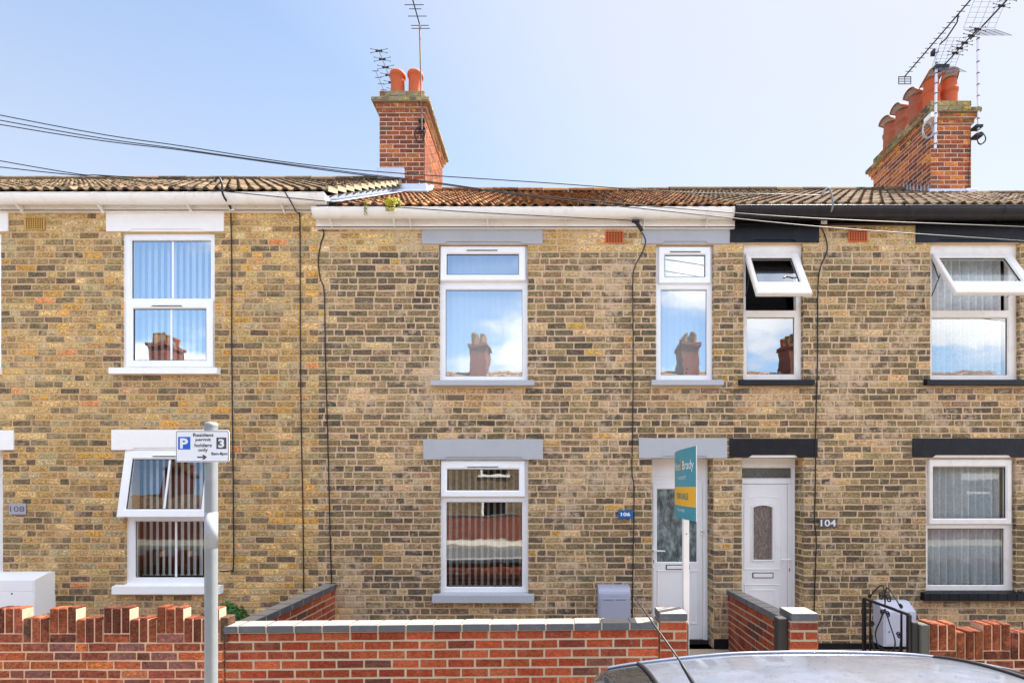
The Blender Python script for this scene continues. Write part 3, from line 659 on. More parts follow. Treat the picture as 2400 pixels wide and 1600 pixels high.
# gutters
gutter(h108, XB[1]-4.8, WX(763, 5.85), -0.125, 5.335, 0.068, M['gutter'], [WX(p, 5.85) for p in (34, 225, 436, 657)], hgt=0.10)
gutter(h106, WX(733, 5.85), WX(1719, 5.85), -0.125, 5.168, 0.068, M['gutter'], [WX(p, 5.85) for p in (770, 920, 958, 1142, 1326, 1512, 1660)], hgt=0.096)
gutter(h104, WX(1721, 5.85), XB[4]+4.8, -0.135, 5.178, 0.082, M['iron'], [WX(p, 5.85) for p in (1920, 2125, 2348)], hgt=0.125, lug=0.02)

# windows
U, UO = M['upvc'], M['upvc_old']
window(h108, O108U, 0.03, [dict(glass=(306, 495.6, 561, 701), bar=402.5), dict(glass=(315, 485, 724.6, 845), case=(299, 502, 706, 861), bar=402.5, vent=(360, 432, 717))], U)
window(h108, O108L, 0.03, [dict(glass=(316, 488, 1076, 1193), case=(297, 505, 1054, 1212), open=R(9), bar=402, vent=(364, 440, 1068), mat=M['glass_clear']), dict(glass=(314, 490, 1219, 1355), bar=410, mat=M['glass_clear'])], U)
window(h108, O108N, 0.03, [dict(glass=(-130, -45, 575, 690)), dict(glass=(-130, -45, 705, 845))], U)
window(h106, O106U, 0.05, [dict(glass=(1048, 1216, 597.5, 646), case=(1033.5, 1232, 579, 661), open=R(2.5), vent=(1093.6, 1168, 588)), dict(glass=(1041.8, 1226.4, 676.5, 883.6))], U)
window(h106, O106N, 0.05, [dict(glass=(1557, 1651.8, 599, 650), case=(1542.5, 1664.7, 580, 666), vent=(1568, 1641, 591)), dict(glass=(1546.6, 1658.6, 676.5, 881))], U)
window(h106, O106L, 0.05, [dict(glass=(1048.7, 1216.3, 1099.5, 1148.5), case=(1034, 1231, 1079.5, 1164), open=R(1.5), vent=(1095, 1170, 1092), mat=M['glass_blue']), dict(glass=(1043.6, 1226, 1174, 1377), mat=M['glass_blue'])], U)
window(h104, O104N, 0.05, [dict(glass=(1765, 1850, 607, 690), case=(1748, 1868, 592, 730), open=R(30), slide=0.02, left=0.09, mat=M['glass_blue']), dict(glass=(1750, 1864, 741.6, 879), left=0.05)], UO)
window(h104, O104U, 0.05, [dict(glass=(2200, 2345, 607, 690), case=(2185, 2366, 592, 730), open=R(31), slide=0.02, left=0.10, mat=M['glass_clear']), dict(glass=(2172, 2364, 742.5, 881), left=0.05, mat=M['glass_blue'])], UO)
window(h104, O104L, 0.05, [dict(glass=(2185, 2353.6, 1094, 1213.8), case=(2172, 2367, 1076, 1228), left=0.11, mat=M['glass_clear']), dict(glass=(2172, 2356, 1236, 1372.5), left=0.05, mat=M['glass_clear'])], UO)

# doors
def arch(x0, x1, z0, z1, rise, n=8):
    P = [(x0, z0), (x1, z0)]; cx = (x0+x1)/2
    for i in range(n+1):
        t = 1-2*i/n; P.append((cx+(x1-x0)/2*t, z1-rise*(t*t)))
    return P
def poly_ring(mb, P, off, y, h=0.006, w=0.012, mi=0):
    cx = sum(p[0] for p in P)/len(P); cz = sum(p[1] for p in P)/len(P)
    xs = [p[0] for p in P]; zs = [p[1] for p in P]; wx = (max(xs)-min(xs))/2; wz = (max(zs)-min(zs))/2; mx = (max(xs)+min(xs))/2; mz = (max(zs)+min(zs))/2
    def sc(o): return [(mx+(x-mx)*(wx+o)/wx, mz+(z-mz)*(wz+o)/wz) for x, z in P]
    loops = [(sc(off), y+0.001), (sc(off+w*0.3), y-h), (sc(off+w*0.7), y-h), (sc(off+w), y+0.001)]
    n = len(P); vs = [(x, yy, z) for L, yy in loops for x, z in L]; fs = []
    for i in range(3):
        for k in range(n): fs.append((i*n+k, i*n+(k+1) % n, (i+1)*n+(k+1) % n, (i+1)*n+k))
    mb.add(vs, fs, mi)
def door_bits(d, hx, hz, side, lock_x, lb, y):
    mb = MB(); mb.box(lock_x-0.016, lock_x+0.016, y-0.01, y, hz-0.22, hz+0.05, 0, ch=0.004); mb.box(lock_x-0.004, lock_x+0.004, y-0.013, y-0.01, hz-0.15, hz-0.11, 1)
    mb.tube([(lock_x, y-0.01, hz), (lock_x, y-0.055, hz), (lock_x+side*0.03, y-0.06, hz), (lock_x+side*0.13, y-0.06, hz)], 0.009, 8)
    mb.build('door_handle', [M['upvc'], M['gasket']], d)
    x0, x1, z0, z1 = lb; mb = MB(); mb.box(x0, x1, y-0.006, y, z0, z1, 1, ch=0.002); mb.box(x0+0.012, x1-0.012, y-0.012, y-0.006, z0+0.01, z1-0.01, 0, ch=0.002)
    mb.build('letterbox', [M['upvc'], M['gasket']], d)
D = 6.21; Y = 0.21
x0, x1, zb, ztp = O106D
mb = MB(); mb.box(x0, x0+0.05, Y, Y+0.06, 0.145, ztp); mb.box(x1-0.065, x1, Y-0.004, Y+0.06, 0.145, ztp, 0, ch=0.004); mb.box(x1-0.045, x1-0.01, Y-0.014, Y-0.004, 0.145, ztp, 0, ch=0.004)
mb.box(x0+0.05, x1-0.065, Y+0.004, Y+0.06, WZ(1131, D), ztp, 0)
for z in (1116, 1122, 1131): mb.box(x0+0.05, x1-0.066, Y-0.004, Y+0.004, WZ(z, D)-0.006, WZ(z, D)+0.006, 0, ch=0.002)
mb.box(x0, x1, Y-0.03, Y+0.06, 0.10, 0.145, 1)
mb.build('door_frame', [U, M['wood_black']], h106)
leaf = (x0+0.052, x1-0.067, 0.15, WZ(1132, D)); g = (WX(1539.8, D), WX(1632.7, D), WZ(1315.8, D), WZ(1146, D))
mb = MB(); mb.ring(leaf, g, Y-0.008, Y+0.04, 0.007)
pn = (WX(1540, D), WX(1634, D), 0.345, WZ(1336, D)); mb.plate(leaf[0]+0.01, leaf[1]-0.01, leaf[2]+0.01, g[2]-0.01, [], Y-0.0075, Y+0.03)
poly_ring(mb, [(pn[0], pn[2]), (pn[1], pn[2]), (pn[1], pn[3]), (pn[0], pn[3])], -0.012, Y-0.0085, 0.007, 0.016)
door = mb.build('door', U, h106)
mb = MB(); mb.face([(g[0], Y+0.01, g[2]), (g[1], Y+0.01, g[2]), (g[1], Y+0.01, g[3]), (g[0], Y+0.01, g[3])]); mb.build('pane', M['obs_swirl'], door)
door_bits(door, WX(1554, D), WZ(1289, D), 1, WX(1531, D), (WX(1560, D), WX(1615.5, D), WZ(1334, D), WZ(1322, D)), Y-0.008)
mb = MB(); mb.box(WX(1640, D), WX(1648, D), Y-0.03, Y-0.008, WZ(1253, D), WZ(1239, D), 0, ch=0.004); mb.box(WX(1642, D), WX(1646, D), Y-0.034, Y-0.03, WZ(1248, D), WZ(1243, D), 1, ch=0.001); mb.build('doorbell', [U, M['amber']], h106)
x0, x1, zb, ztp = O104D
tg = (x0+0.04, WX(1854.8, D), WZ(1120, D), WZ(1096, D))
mb = MB(); mb.plate(x0, x1, 0.145, ztp, [tg, (x0+0.04, WX(1846, D), 0.15, WZ(1133, D))], Y, Y+0.07)
poly_ring(mb, [(x0+0.03, WZ(1131, D)), (x1-0.03, WZ(1131, D)), (x1-0.03, WZ(1122, D)), (x0+0.03, WZ(1122, D))], 0, Y-0.001, 0.008, 0.012)
mb.box(x1-0.024, x1-0.006, Y-0.008, Y, 0.15, ztp, 0, ch=0.003); mb.box(x0, x1, Y-0.03, Y+0.06, 0.10, 0.145, 1)
fr = mb.build('door_frame', [U, M['wood_black']], h104)
mb = MB(); mb.face([(tg[0], Y+0.02, tg[2]), (tg[1], Y+0.02, tg[2]), (tg[1], Y+0.02, tg[3]), (tg[0], Y+0.02, tg[3])]); mb.build('transom_pane', M['obs_green'], fr)
lf = (x0+0.042, WX(1845, D), 0.152, WZ(1134, D)); g = (WX(1765.6, D), WX(1811, D), WZ(1311.7, D), WZ(1183.7, D))
mb = MB(); mb.plate(lf[0], lf[1], lf[2], lf[3], [g], Y+0.006, Y+0.05)
ga = arch(*g, 0.025)
poly_ring(mb, ga, -0.004, Y+0.004, 0.012, 0.02); poly_ring(mb, ga, 0.022, Y+0.006, 0.006, 0.012)
poly_ring(mb, arch(WX(1746, D), WX(1829, D), WZ(1332, D), WZ(1164, D), 0.03), 0, Y+0.006, 0.007, 0.014)
pz = (WX(1745, D), WX(1828, D), 0.25, WZ(1369, D)); q = [(pz[0], pz[2]), (pz[1], pz[2]), (pz[1], pz[3]), (pz[0], pz[3])]
poly_ring(mb, q, -0.01, Y+0.006, 0.007, 0.014); poly_ring(mb, q, -0.075, Y+0.006, 0.006, 0.014)
# spandrels closing the square hole to the arch
door = mb.build('door', U, h104)
mb = MB(); mb.face([(x, Y+0.03, z) for x, z in ga]); mb.build('pane', M['obs_fine'], door)
door_bits(door, 0, WZ(1309.5, D), -1, WX(1850, D), (WX(1763.5, D), WX(1813, D), WZ(1354, D), WZ(1341, D)), Y+0.006)
x0, x1, zb, ztp = O108D
mb = MB(); mb.ring((x0, x1, 0.145, ztp), (x0+0.05, x1-0.05, 0.2, ztp-0.3), Y, Y+0.06, 0.006); mb.plate(x0+0.04, x1-0.04, 0.15, ztp-0.25, [], Y+0.012, Y+0.05); mb.build('door', U, h108)

# black plinths
mb = MB(); mb.box(WX(1673)+0.0, WX(1738)-0.0, -0.012, 0, 0.1, 0.22); mb.build('plinth', M['black'], h106)
mb = MB(); mb.box(WX(1885), XB[4], -0.012, -0.0, 0.1, 0.17); mb.build('plinth', M['black'], h104)

# ------------------------------------------------------------------ chimneys
def chimney(h, X0, X1, Y0, Y1, zb, zs, layers, pal, seed, mats):
    mb = MB(); mb.box(X0, X1, Y0, Y1, zb, zs, 0)
    brick_panel(mb, (X0, Y0, zb), (1, 0, 0), (0, -1, 0), X1-X0, zs-zb, pal, seed=seed, mi=1, stretcher_bond=True, gap=0.01, L=0.225, pitch=0.076, jit=0.0015)
    brick_panel(mb, (X0, Y1, zb), (0, -1, 0), (-1, 0, 0), Y1-Y0, zs-zb, pal, seed=seed+1, mi=1, stretcher_bond=True, gap=0.01, L=0.225, pitch=0.076, jit=0.0015)
    brick_panel(mb, (X1, Y0, zb), (0, 1, 0), (1, 0, 0), Y1-Y0, zs-zb, pal, seed=seed+2, mi=1, stretcher_bond=True, gap=0.01, L=0.225, pitch=0.076, jit=0.0015)
    rnd = random.Random(seed+5)
    for (e, z0, z1, kind) in layers:
        mb.box(X0-e+0.004, X1+e-0.004, Y0-e+0.004, Y1+e-0.004, z0-0.006, z1, 2 if kind == 'c' else 0)
        for (O, U_, N, w) in (((X0-e, Y0-e, z0), (1, 0, 0), (0, -1, 0), X1-X0+2*e), ((X0-e, Y1+e, z0), (0, -1, 0), (-1, 0, 0), Y1-Y0+2*e), ((X1+e, Y0-e, z0), (0, 1, 0), (1, 0, 0), Y1-Y0+2*e)):
            brick_panel(mb, Vector(O)-Vector(N)*0.004, U_, N, w, z1-z0, PCAP if kind == 'c' else pal, seed=rnd.randint(0, 999), mi=3, stretcher_bond=False, header=0.5, gap=0.008, pitch=z1-z0, inset=0.004, proud=0.008)
    c = mb.build('chimney', mats, h); return c
LX0, LX1 = WX(890, 8.7), WX(994, 8.7)
c1_ = chimney(h106, LX0, LX1, 2.7, 4.14, 6.6, 8.33, [(0.03, 8.33, 8.398, 'b'), (0.06, 8.404, 8.472, 'b'), (0.105, 8.482, 8.546, 'c'), (-0.002, 8.552, 8.63, 'c'), (0.0, 8.636, 8.72, 'c')], PCH, 41, [M['mortar_ch'], M['bkch'], M['cement'], M['bkch_l']])
RX0_, RX1_ = WX(2182, 8.7), WX(2276, 8.7)
c2_ = chimney(h104, RX0_, RX1_, 2.7, 4.26, 6.6, 8.155, [(0.03, 8.155, 8.23, 'b'), (0.06, 8.237, 8.30, 'b'), (0.10, 8.31, 8.378, 'c'), (0.0, 8.384, 8.46, 'c'), (0.002, 8.466, 8.554, 'c')], PCHO, 51, [M['mortar_ch'], M['bkch'], M['cement'], M['bkch_l']])
for (x, y) in ((-2.70, 2.93), (-2.39, 2.93), (-2.70, 3.80), (-2.42, 3.80)):
    mb = MB(); mb.lathe(x, y, [(0.13, 8.715), (0.118, 8.86), (0.114, 9.09), (0.125, 9.115), (0.137, 9.13), (0.14, 9.165), (0.132, 9.185), (0.105, 9.185), (0.10, 9.1), (0.10, 8.75)]); mb.build('chimney_pot', M['terracotta'], c1_, smooth=True)
def hood_pot(x, y, yaw, old):
    mb = MB(); z = 8.55
    mb.lathe(x, y, [(0.128, z), (0.122, z+0.28), (0.135, z+0.31), (0.138, z+0.35), (0.12, z+0.38), (0.112, z+0.52), (0.095, z+0.52), (0.095, z+0.2)])
    T = Matrix.Translation((x, y, z+0.52)) @ Matrix.Rotation(yaw, 4, 'Z'); N = 10; r = 0.125
    for i in range(N):                                           # half-round terracotta cowl, open to both ends
        a0, a1 = math.pi*i/N, math.pi*(i+1)/N
        q = [Vector((s_*0.17, rr*math.cos(a), rr*0.95*math.sin(a)+0.02)) for a in (a0, a1) for s_ in (-1, 1) for rr in (r, r-0.014)]
        mb.add([T @ v for v in q], [(0, 2, 6, 4), (1, 5, 7, 3), (0, 4, 5, 1), (2, 3, 7, 6)])
    for k in range(4):
        zz = 0.025+k*0.025; hw = math.sqrt(max(0.0, r*r-zz*zz))*0.93
        mb.box(-0.15, 0.15, -hw, hw, zz, zz+0.006, 1, T=T)
    mb.build('chimney_pot', [M['terracotta_old' if old else 'terracotta'], M['slat']], c2_, smooth=False)
for i, (x, y, w) in enumerate(((6.62, 2.95, R(75)), (6.93, 2.95, R(60)), (6.62, 3.32, R(15)), (6.62, 3.68, R(10)), (6.62, 4.03, R(20)))): hood_pot(x, y, w, i > 0 and i != 1)

# lead flashings
def flash_side(mb, x, ya, yb, za, zb, n, up, out_, sgn):
    for i in range(n):
        t0, t1 = i/n, (i+1)/n; y0, y1 = ya+(yb-ya)*t0, ya+(yb-ya)*t1; z0, z1 = za+(zb-za)*t0, za+(zb-za)*t1
        mb.add([(x, y0, z0-0.05), (x, y1+0.03, z1-0.05), (x, y1+0.03, z1+up), (x, y0, z0+up*1.0)], [(0, 1, 2, 3)])
        mb.add([(x, y0, z0+0.03), (x, y1, z1+0.03), (x+sgn*out_, y1, z1+0.035), (x+sgn*out_, y0, z0+0.035)], [(0, 1, 2, 3)])
mb = MB(); zr = lambda y, e=5.19, rz=7.389: e+(rz-e)*(y+0.16)/(RIDGE_Y+0.16)
nst = 12
for i in range(nst):                                             # valley soakers under the verge of the higher roof
    t0, t1 = i/nst, (i+1)/nst; y0, y1 = -0.15+2.85*t0, -0.15+2.85*t1
    mb.add([(-2.655, y0, zr(y0)+0.02), (-2.655, y1, zr(y1)+0.02), (-2.652, y1, zr(y1)+0.125), (-2.652, y0, zr(y0)+0.085)], [(0, 1, 2, 3)])
    wd = 0.25-0.04*t0
    mb.add([(-2.66, y0, zr(y0)+0.05), (-2.66, y1, zr(y1)+0.052), (-2.66+wd-0.01, y1, zr(y1)+0.068), (-2.66+wd, y0, zr(y0)+0.064)], [(0, 1, 2, 3)])
mb.box(LX0-0.02, LX1+0.06, 2.64, 2.695, zr(2.7)+0.0, zr(2.7)+0.16, 0, ch=0.01); mb.box(LX0-0.05, LX1+0.12, 2.45, 2.66, zr(2.5)+0.03, zr(2.5)+0.07, 0, ch=0.01)
mb.box(LX0-0.02, -2.5, 2.62, 2.69, zr(2.7)+0.24, zr(2.7)+0.42, 0, ch=0.012)
flash_side(mb, LX1+0.008, 2.66, 3.35, zr(2.66), zr(3.35), 3, 0.16, 0.15, 1)
mb.build('lead_flashing', M['lead'], rf106)
mb = MB(); zq = lambda y: zr(y, 5.20, 7.40)
for i in range(8):
    y0, y1 = 2.7+i*0.088, 2.7+(i+1)*0.088
    mb.add([(RX0_-0.008, y0, zq(y0)-0.02), (RX0_-0.008, y1, zq(y1)-0.02), (RX0_-0.03, y0+0.02, zq(y0)+0.20)], [(0, 1, 2)])
    mb.add([(RX0_-0.008, y0, zq(y0)+0.03), (RX0_-0.008, y1, zq(y1)+0.03), (RX0_-0.14, y1, zq(y1)+0.04), (RX0_-0.14, y0, zq(y0)+0.04)], [(0, 1, 2, 3)])
mb.box(RX0_-0.1, RX1_+0.05, 2.6, 2.695, zq(2.65)-0.01, zq(2.65)+0.07, 0, ch=0.01)
mb.build('lead_flashing', M['lead'], rf104)

# ------------------------------------------------------------------ aerials
def aerial(base, label, mast, boom, elems, reflector=None, mat_mast=None, bands=0, bow=False, bracket=None, extra=None, group='television aerials on the chimneys'):
    t = thing('tv_aerial', base, label, 'aerial', group)
    if mast:
        mb = MB(); mb.tube(mast[0], mast[1], 10); mb.build('mast', mat_mast or M['alu'], t)
        if bands:
            a, b = Vector(mast[0][0]), Vector(mast[0][-1])
            for i in range(bands):
                mb = MB(); p = a.lerp(b, (i+0.5)/bands); mb.tube([p-Vector((0.0, 0, 0.008)), p+Vector((0, 0, 0.008))], mast[1]+0.003, 8); mb.build('cable_tie', M['blackpl'], t)
    a, b = Vector(boom[0]), Vector(boom[1])
    mb = MB(); mb.tube([a, b], boom[2], 6); mb.build('boom', boom[3] if len(boom) > 3 else M['steel_dark'], t)
    for (f, w) in elems:
        p = a.lerp(b, f); mb = MB()
        if bow:
            for sx in (-1, 1):
                for sy in (-1, 1):
                    mb.tube([p, p+Vector((sx*w, 0, sy*w*0.26))], 0.0035, 5); mb.box(p.x+sx*w-0.006, p.x+sx*w+0.006, p.y-0.006, p.y+0.006, p.z+sy*w*0.26-0.006, p.z+sy*w*0.26+0.006)
                    mb.tube([p, p+Vector((sx*w*0.4, 0, sy*w*0.4*0.26))], 0.012, 5)
        else: mb.tube([p-Vector((w, 0, 0)), p+Vector((w, 0, 0))], 0.0055, 5)
        mb.build('element', M['steel_dark'], t)
    if reflector:
        mb = MB(); rp, rw, rh, ang = reflector; rp = Vector(rp)
        for s_ in (1, -1):
            dv = Vector((0, -math.cos(ang), s_*math.sin(ang)))
            for i in range(9): q = rp+dv*rh*(i+0.3)/8.3; mb.tube([q-Vector((rw, 0, 0)), q+Vector((rw, 0, 0))], 0.0025, 4)
            for i in range(5): q = rp+Vector((rw*(-1+i*0.5), 0, 0)); mb.tube([q+dv*0.01, q+dv*rh], 0.003, 4)
        mb.build('reflector_grid', M['grid'], t)
    if extra:
        mb = MB(); extra(mb); mb.build('bracket', M['steel_dark'], t)
    return t
def coil(c, r, n, turns, axis='x'):
    return [Vector(c)+Vector((0.01*math.sin(i), r*math.cos(i*2*math.pi/n)*0.6, r*math.sin(i*2*math.pi/n)))*(1+0.06*math.sin(i*0.9)) if axis == 'x' else Vector(c)+Vector((r*math.cos(i*2*math.pi/n)*0.7, 0.01*math.sin(i), r*math.sin(i*2*math.pi/n)))*(1+0.08*math.sin(i*0.7)) for i in range(int(n*turns))]
def ex1(mb):
    mb.box(-2.27, -2.16, 2.64, 2.695, 8.18, 8.22); mb.box(-2.27, -2.16, 2.64, 2.695, 8.05, 8.08); mb.tube(coil((-2.24, 2.64, 7.93), 0.12, 12, 3, 'y'), 0.006, 5); mb.tube(coil((-2.2, 2.64, 8.0), 0.08, 12, 2, 'y'), 0.006, 5)
    mb.tube([(-2.17, 2.63, 8.0), (-2.165, 2.66, 7.6), (-2.17, 2.68, 7.0)], 0.006, 5)
aerial((-2.21, 2.62, 8.0), 'tall rusty mast aerial rising from the left chimney beside the orange pots', ([(-2.20, 2.62, 8.0), (-2.215, 2.6, 9.0), (-2.235, 2.6, 9.79)], 0.012),
       [(-2.235, 2.68, 9.76), (-2.235, 1.30, 9.80), 0.010], [(0.0, 0.155), (0.04, 0.15), (0.16, 0.155), (0.25, 0.10), (0.30, 0.155), (0.38, 0.08), (0.5, 0.075), (0.64, 0.075), (0.8, 0.075), (0.95, 0.075)], mat_mast=mat('rusty_mast', (120, 92, 80), 0.7, 0.2), extra=ex1)
b_ = [(-2.99, 4.2, 9.5), (-2.99, 2.82, 9.5), 0.009, M['alu']]
aerial((-3.02, 4.3, 8.6), 'aerial with dark cross-shaped elements behind the left chimney pots', ([(-3.0, 4.25, 8.3), (-3.0, 4.22, 9.52)], 0.014), b_, [(1-0.125*i, 0.14) for i in range(9)], bow=True)
aerial((-3.11, 4.0, 8.6), 'small thin aerial with short bars at the left edge of the left chimney', ([(-3.11, 3.95, 8.4), (-3.11, 3.9, 9.3)], 0.01), [(-3.11, 3.9, 9.3), (-3.11, 3.0, 9.3), 0.007, M['alu']], [(1-0.16*i, 0.055) for i in range(6)])
MR = M['alu']
def ex2(mb):
    mb.tube([(6.37, 2.43, 9.27), (6.42, 2.35, 9.30), (6.40, 2.10, 9.34), (6.36, 2.02, 9.40)], 0.012, 6)
    mb.box(6.33, 6.41, 2.5, 2.58, 9.20, 9.27)
def ex2b(mb):
    mb.box(6.34, 6.56, 2.46, 2.54, 8.93, 8.98); mb.box(6.36, 6.46, 2.49, 2.53, 8.9, 8.94)
white_mast = mat('white_mast', (225, 225, 232), 0.35, 0.1)
aerial((6.38, 2.55, 7.6), 'long thin aerial on the right chimney with small square grid at its tail', ([(6.375, 2.53, 7.62), (6.375, 2.5, 9.27)], 0.02),
       [(6.36, 3.25, 9.40), (6.36, 1.78, 9.40), 0.012], [(0.08+0.0655*i, 0.065) for i in range(15)], mat_mast=white_mast, bands=10, extra=ex2)
t = bpy.data.objects['tv_aerial.003']
mb = MB(); mb.tube(coil((6.30, 2.6, 7.98), 0.13, 12, 4, 'y'), 0.009, 5); mb.build('cable_coil', M['alu'], t)
mb = MB(); mb.box(6.30, 6.42, 2.52, 2.70, 8.15, 8.24, 0, ch=0.01); mb.build('junction_box', M['gutter'], t)
mb = MB(); mb.ring((6.245, 6.475, 9.26, 9.40), (6.255, 6.465, 9.27, 9.39), 3.24, 3.25, 0.001)
for z in (9.30, 9.33, 9.36): mb.box(6.25, 6.47, 3.242, 3.248, z, z+0.006)
mb.box(6.355, 6.365, 3.242, 3.248, 9.26, 9.40); mb.build('reflector_grid', M['steel_dark'], t)
aerial((6.49, 2.5, 8.9), 'aerial with wire grid and bow-tie elements just above the hooded pots', None, [(6.49, 2.62, 8.98), (6.49, 1.80, 8.98), 0.011], [(0.45, 0.12), (0.56, 0.12), (0.68, 0.12), (0.84, 0.12), (0.98, 0.12)],
       reflector=((6.49, 2.50, 8.97), 0.19, 0.36, R(50)), bow=True, extra=ex2b)
def ex3(mb):
    mb.box(7.10, 7.22, 2.58, 2.70, 8.03, 8.07); mb.box(7.10, 7.22, 2.58, 2.70, 7.88, 7.92); mb.tube(coil((7.20, 2.6, 7.85), 0.10, 12, 3, 'y'), 0.006, 5)
    mb.tube([(7.08, 2.66, 7.9), (7.06, 2.68, 7.4), (7.06, 2.68, 6.8)], 0.006, 5)
aerial((7.17, 2.6, 7.9), 'aerial with large wire grid on tall mast at right side of right chimney', ([(7.17, 2.62, 7.9), (7.16, 2.62, 9.62)], 0.019), [(7.14, 2.75, 9.64), (7.14, 1.3, 9.64), 0.014],
       [(0.42, 0.13), (0.5, 0.13), (0.58, 0.13), (0.68, 0.13), (0.8, 0.13)], reflector=((7.14, 2.58, 9.66), 0.26, 0.52, R(50)), mat_mast=white_mast, bands=9, bow=True, extra=ex3)

# ------------------------------------------------------------------ cables
def smooth_path(pts, n=8):
    P = [Vector(p) for p in pts]; out_ = []
    for i in range(len(P)-1):
        p0, p1, p2, p3 = P[max(i-1, 0)], P[i], P[i+1], P[min(i+2, len(P)-1)]
        for k in range(n):
            t = k/n; out_.append(0.5*((2*p1)+(p2-p0)*t+(2*p0-5*p1+4*p2-p3)*t*t+(3*p1-p0-3*p2+p3)*t**3))
    return out_+[P[-1]]
def cable(name, pts, r, m, label, cat='cable', group=None, n=8):
    p = smooth_path(pts, n); mb = MB(); mb.tube(p, r, 6); o = mb.build(name, m, base=p[-1], smooth=True); return tag(o, label, cat, group)
GO = 'overhead telephone cables across the fronts'
def ohead(pts, label, m='cable', r=0.0046):
    P = []
    for px, py, d in pts: P.append(PT(px, py, d))
    P.insert(0, P[0]+(P[0]-P[1]).normalized()*6 + Vector((0, 0, 0.25)))
    return cable('overhead_cable', P, r, M[m], label, group=GO)
ohead([(0, 270, 5.2), (443, 345, 5.35), (800, 395, 5.5), (1300, 430, 5.6), (1600, 451, 5.7), (1800, 455, 5.75), (1928, 458, 5.8)], 'highest of the overhead cables, crossing the left chimney and ending at the black gutter hook')
ohead([(0, 282, 5.2), (443, 352, 5.35), (800, 401, 5.45), (1004, 425.5, 5.5), (1243, 457, 5.5), (1600, 489.5, 5.45), (1923, 512.6, 5.35), (2400, 532, 5.2), (3000, 556, 5.1)], 'second overhead cable from the top, running on before the black gutter')
ohead([(0, 292, 5.2), (443, 354.5, 5.3), (800, 404, 5.4), (1004, 428, 5.45), (1243, 460, 5.4), (1600, 499, 5.35), (1940, 533, 5.25), (2400, 565, 5.1), (3000, 605, 5.0)], 'third overhead cable from the top, crossing the black lintel at the right')
ohead([(0, 377, 5.3), (238, 412, 5.4), (340, 427, 5.45), (511, 447, 5.5), (800, 475, 5.6), (1100, 497, 5.68), (1464, 515.8, 5.75), (1490, 520, 5.8)], 'overhead cable slanting in front of the white gutter to the black clamp')
ohead([(0, 391.7, 5.3), (238, 411, 5.4), (420, 421, 5.6), (504, 425.8, 5.75)], 'short overhead cable skimming the left roof to the hook on the white gutter')
GW = 'black cables clipped down the brick fronts'
def wcable(pts, label, d=5.985): return cable('wall_cable', [PT(px, py, d) for px, py in pts], 0.0065, M['cable'], label, group=GW)
wcable([(541, 500), (543, 620), (543, 800), (545, 1000), (547, 1200), (547, 1325), (540, 1336), (514, 1338)], 'thin black cable right of the white upstairs window, bending left near the sign pole')
wcable([(700, 500), (703, 530), (704, 800), (706, 1000), (710, 1200), (712, 1386)], 'straight black cable second down the wall, ending above the dark coping')
wcable([(754, 533), (759, 548), (751, 575), (746, 610), (750, 650), (760, 685), (762, 800), (766, 950), (770, 1100), (775, 1300), (780, 1440)], 'wavy black cable dropping from the left corner of the middle white gutter')
wcable([(1505, 545), (1513, 565), (1506, 590), (1488, 625), (1483, 660), (1484, 800), (1483, 1000), (1481, 1100), (1486, 1150), (1484, 1300), (1482, 1450)], 'black cable passing beside the blue number plate down to the grey meter cupboard')
wcable([(1924, 530), (1936, 560), (1938, 590), (1922, 630), (1917, 680), (1916, 850), (1912, 1000), (1911, 1150), (1909, 1215), (1913, 1270), (1909, 1400), (1908, 1460)], 'black cable running down between the white panelled door and the number plate 104')
def hook(pts, d, label, plate, m):
    P = smooth_path([PT(px, py, dd) for px, py, dd in pts]); t = thing('cable_hook', PT(*plate, 5.94), label, 'cable hook', 'cable hooks over the gutters')
    mb = MB(); mb.tube(P, 0.011, 8); mb.build('conduit', M[m], t, smooth=True)
    c = PT(*plate, 5.945); mb = MB(); mb.box(c.x-0.035, c.x+0.035, c.y-0.008, c.y+0.003, c.z-0.045, c.z+0.045, 0, ch=0.003); mb.build('fixing_plate', M['gutter'], t)
hook([(504, 426, 5.72), (508, 418, 5.72), (514, 417, 5.72), (520, 430, 5.72), (521, 450, 5.74), (527, 465, 5.8), (536, 478, 5.9), (541, 490, 5.94)], 5.8, 'curved cable hook over the white gutter of the left house', (543, 484), 'blackpl')
hook([(1926, 458, 5.72), (1935, 445, 5.72), (1943, 441, 5.72), (1949, 456, 5.72), (1952, 478, 5.74), (1948, 495, 5.8), (1937, 510, 5.9), (1931, 516, 5.94)], 5.8, 'curved grey cable hook over the black gutter', (1931, 516), 'galv')
mb = MB(); a, b = PT(1490, 518, 5.86), PT(1505, 542, 5.9); mb.tube([a, a.lerp(b, 0.2), b], [0.03, 0.022, 0.02], 8); mb.box(a.x-0.045, a.x+0.045, a.y-0.02, a.y+0.02, a.z-0.012, a.z+0.012, 0, ch=0.004)
tag(mb.build('cable_clamp', M['blackpl'], base=a), 'black plastic cable clamp on the white fascia above the narrow window', 'cable clamp')
mb = MB(); mb.tube([PT(667, 449, 5.8), PT(680, 470, 5.82), PT(694, 496, 5.93), PT(701, 502, 5.97)], 0.007, 6)
tag(mb.build('cable_drop', M['cable'], base=PT(701, 502, 5.97)), 'short black cable bent over the right part of the left white gutter', 'cable')

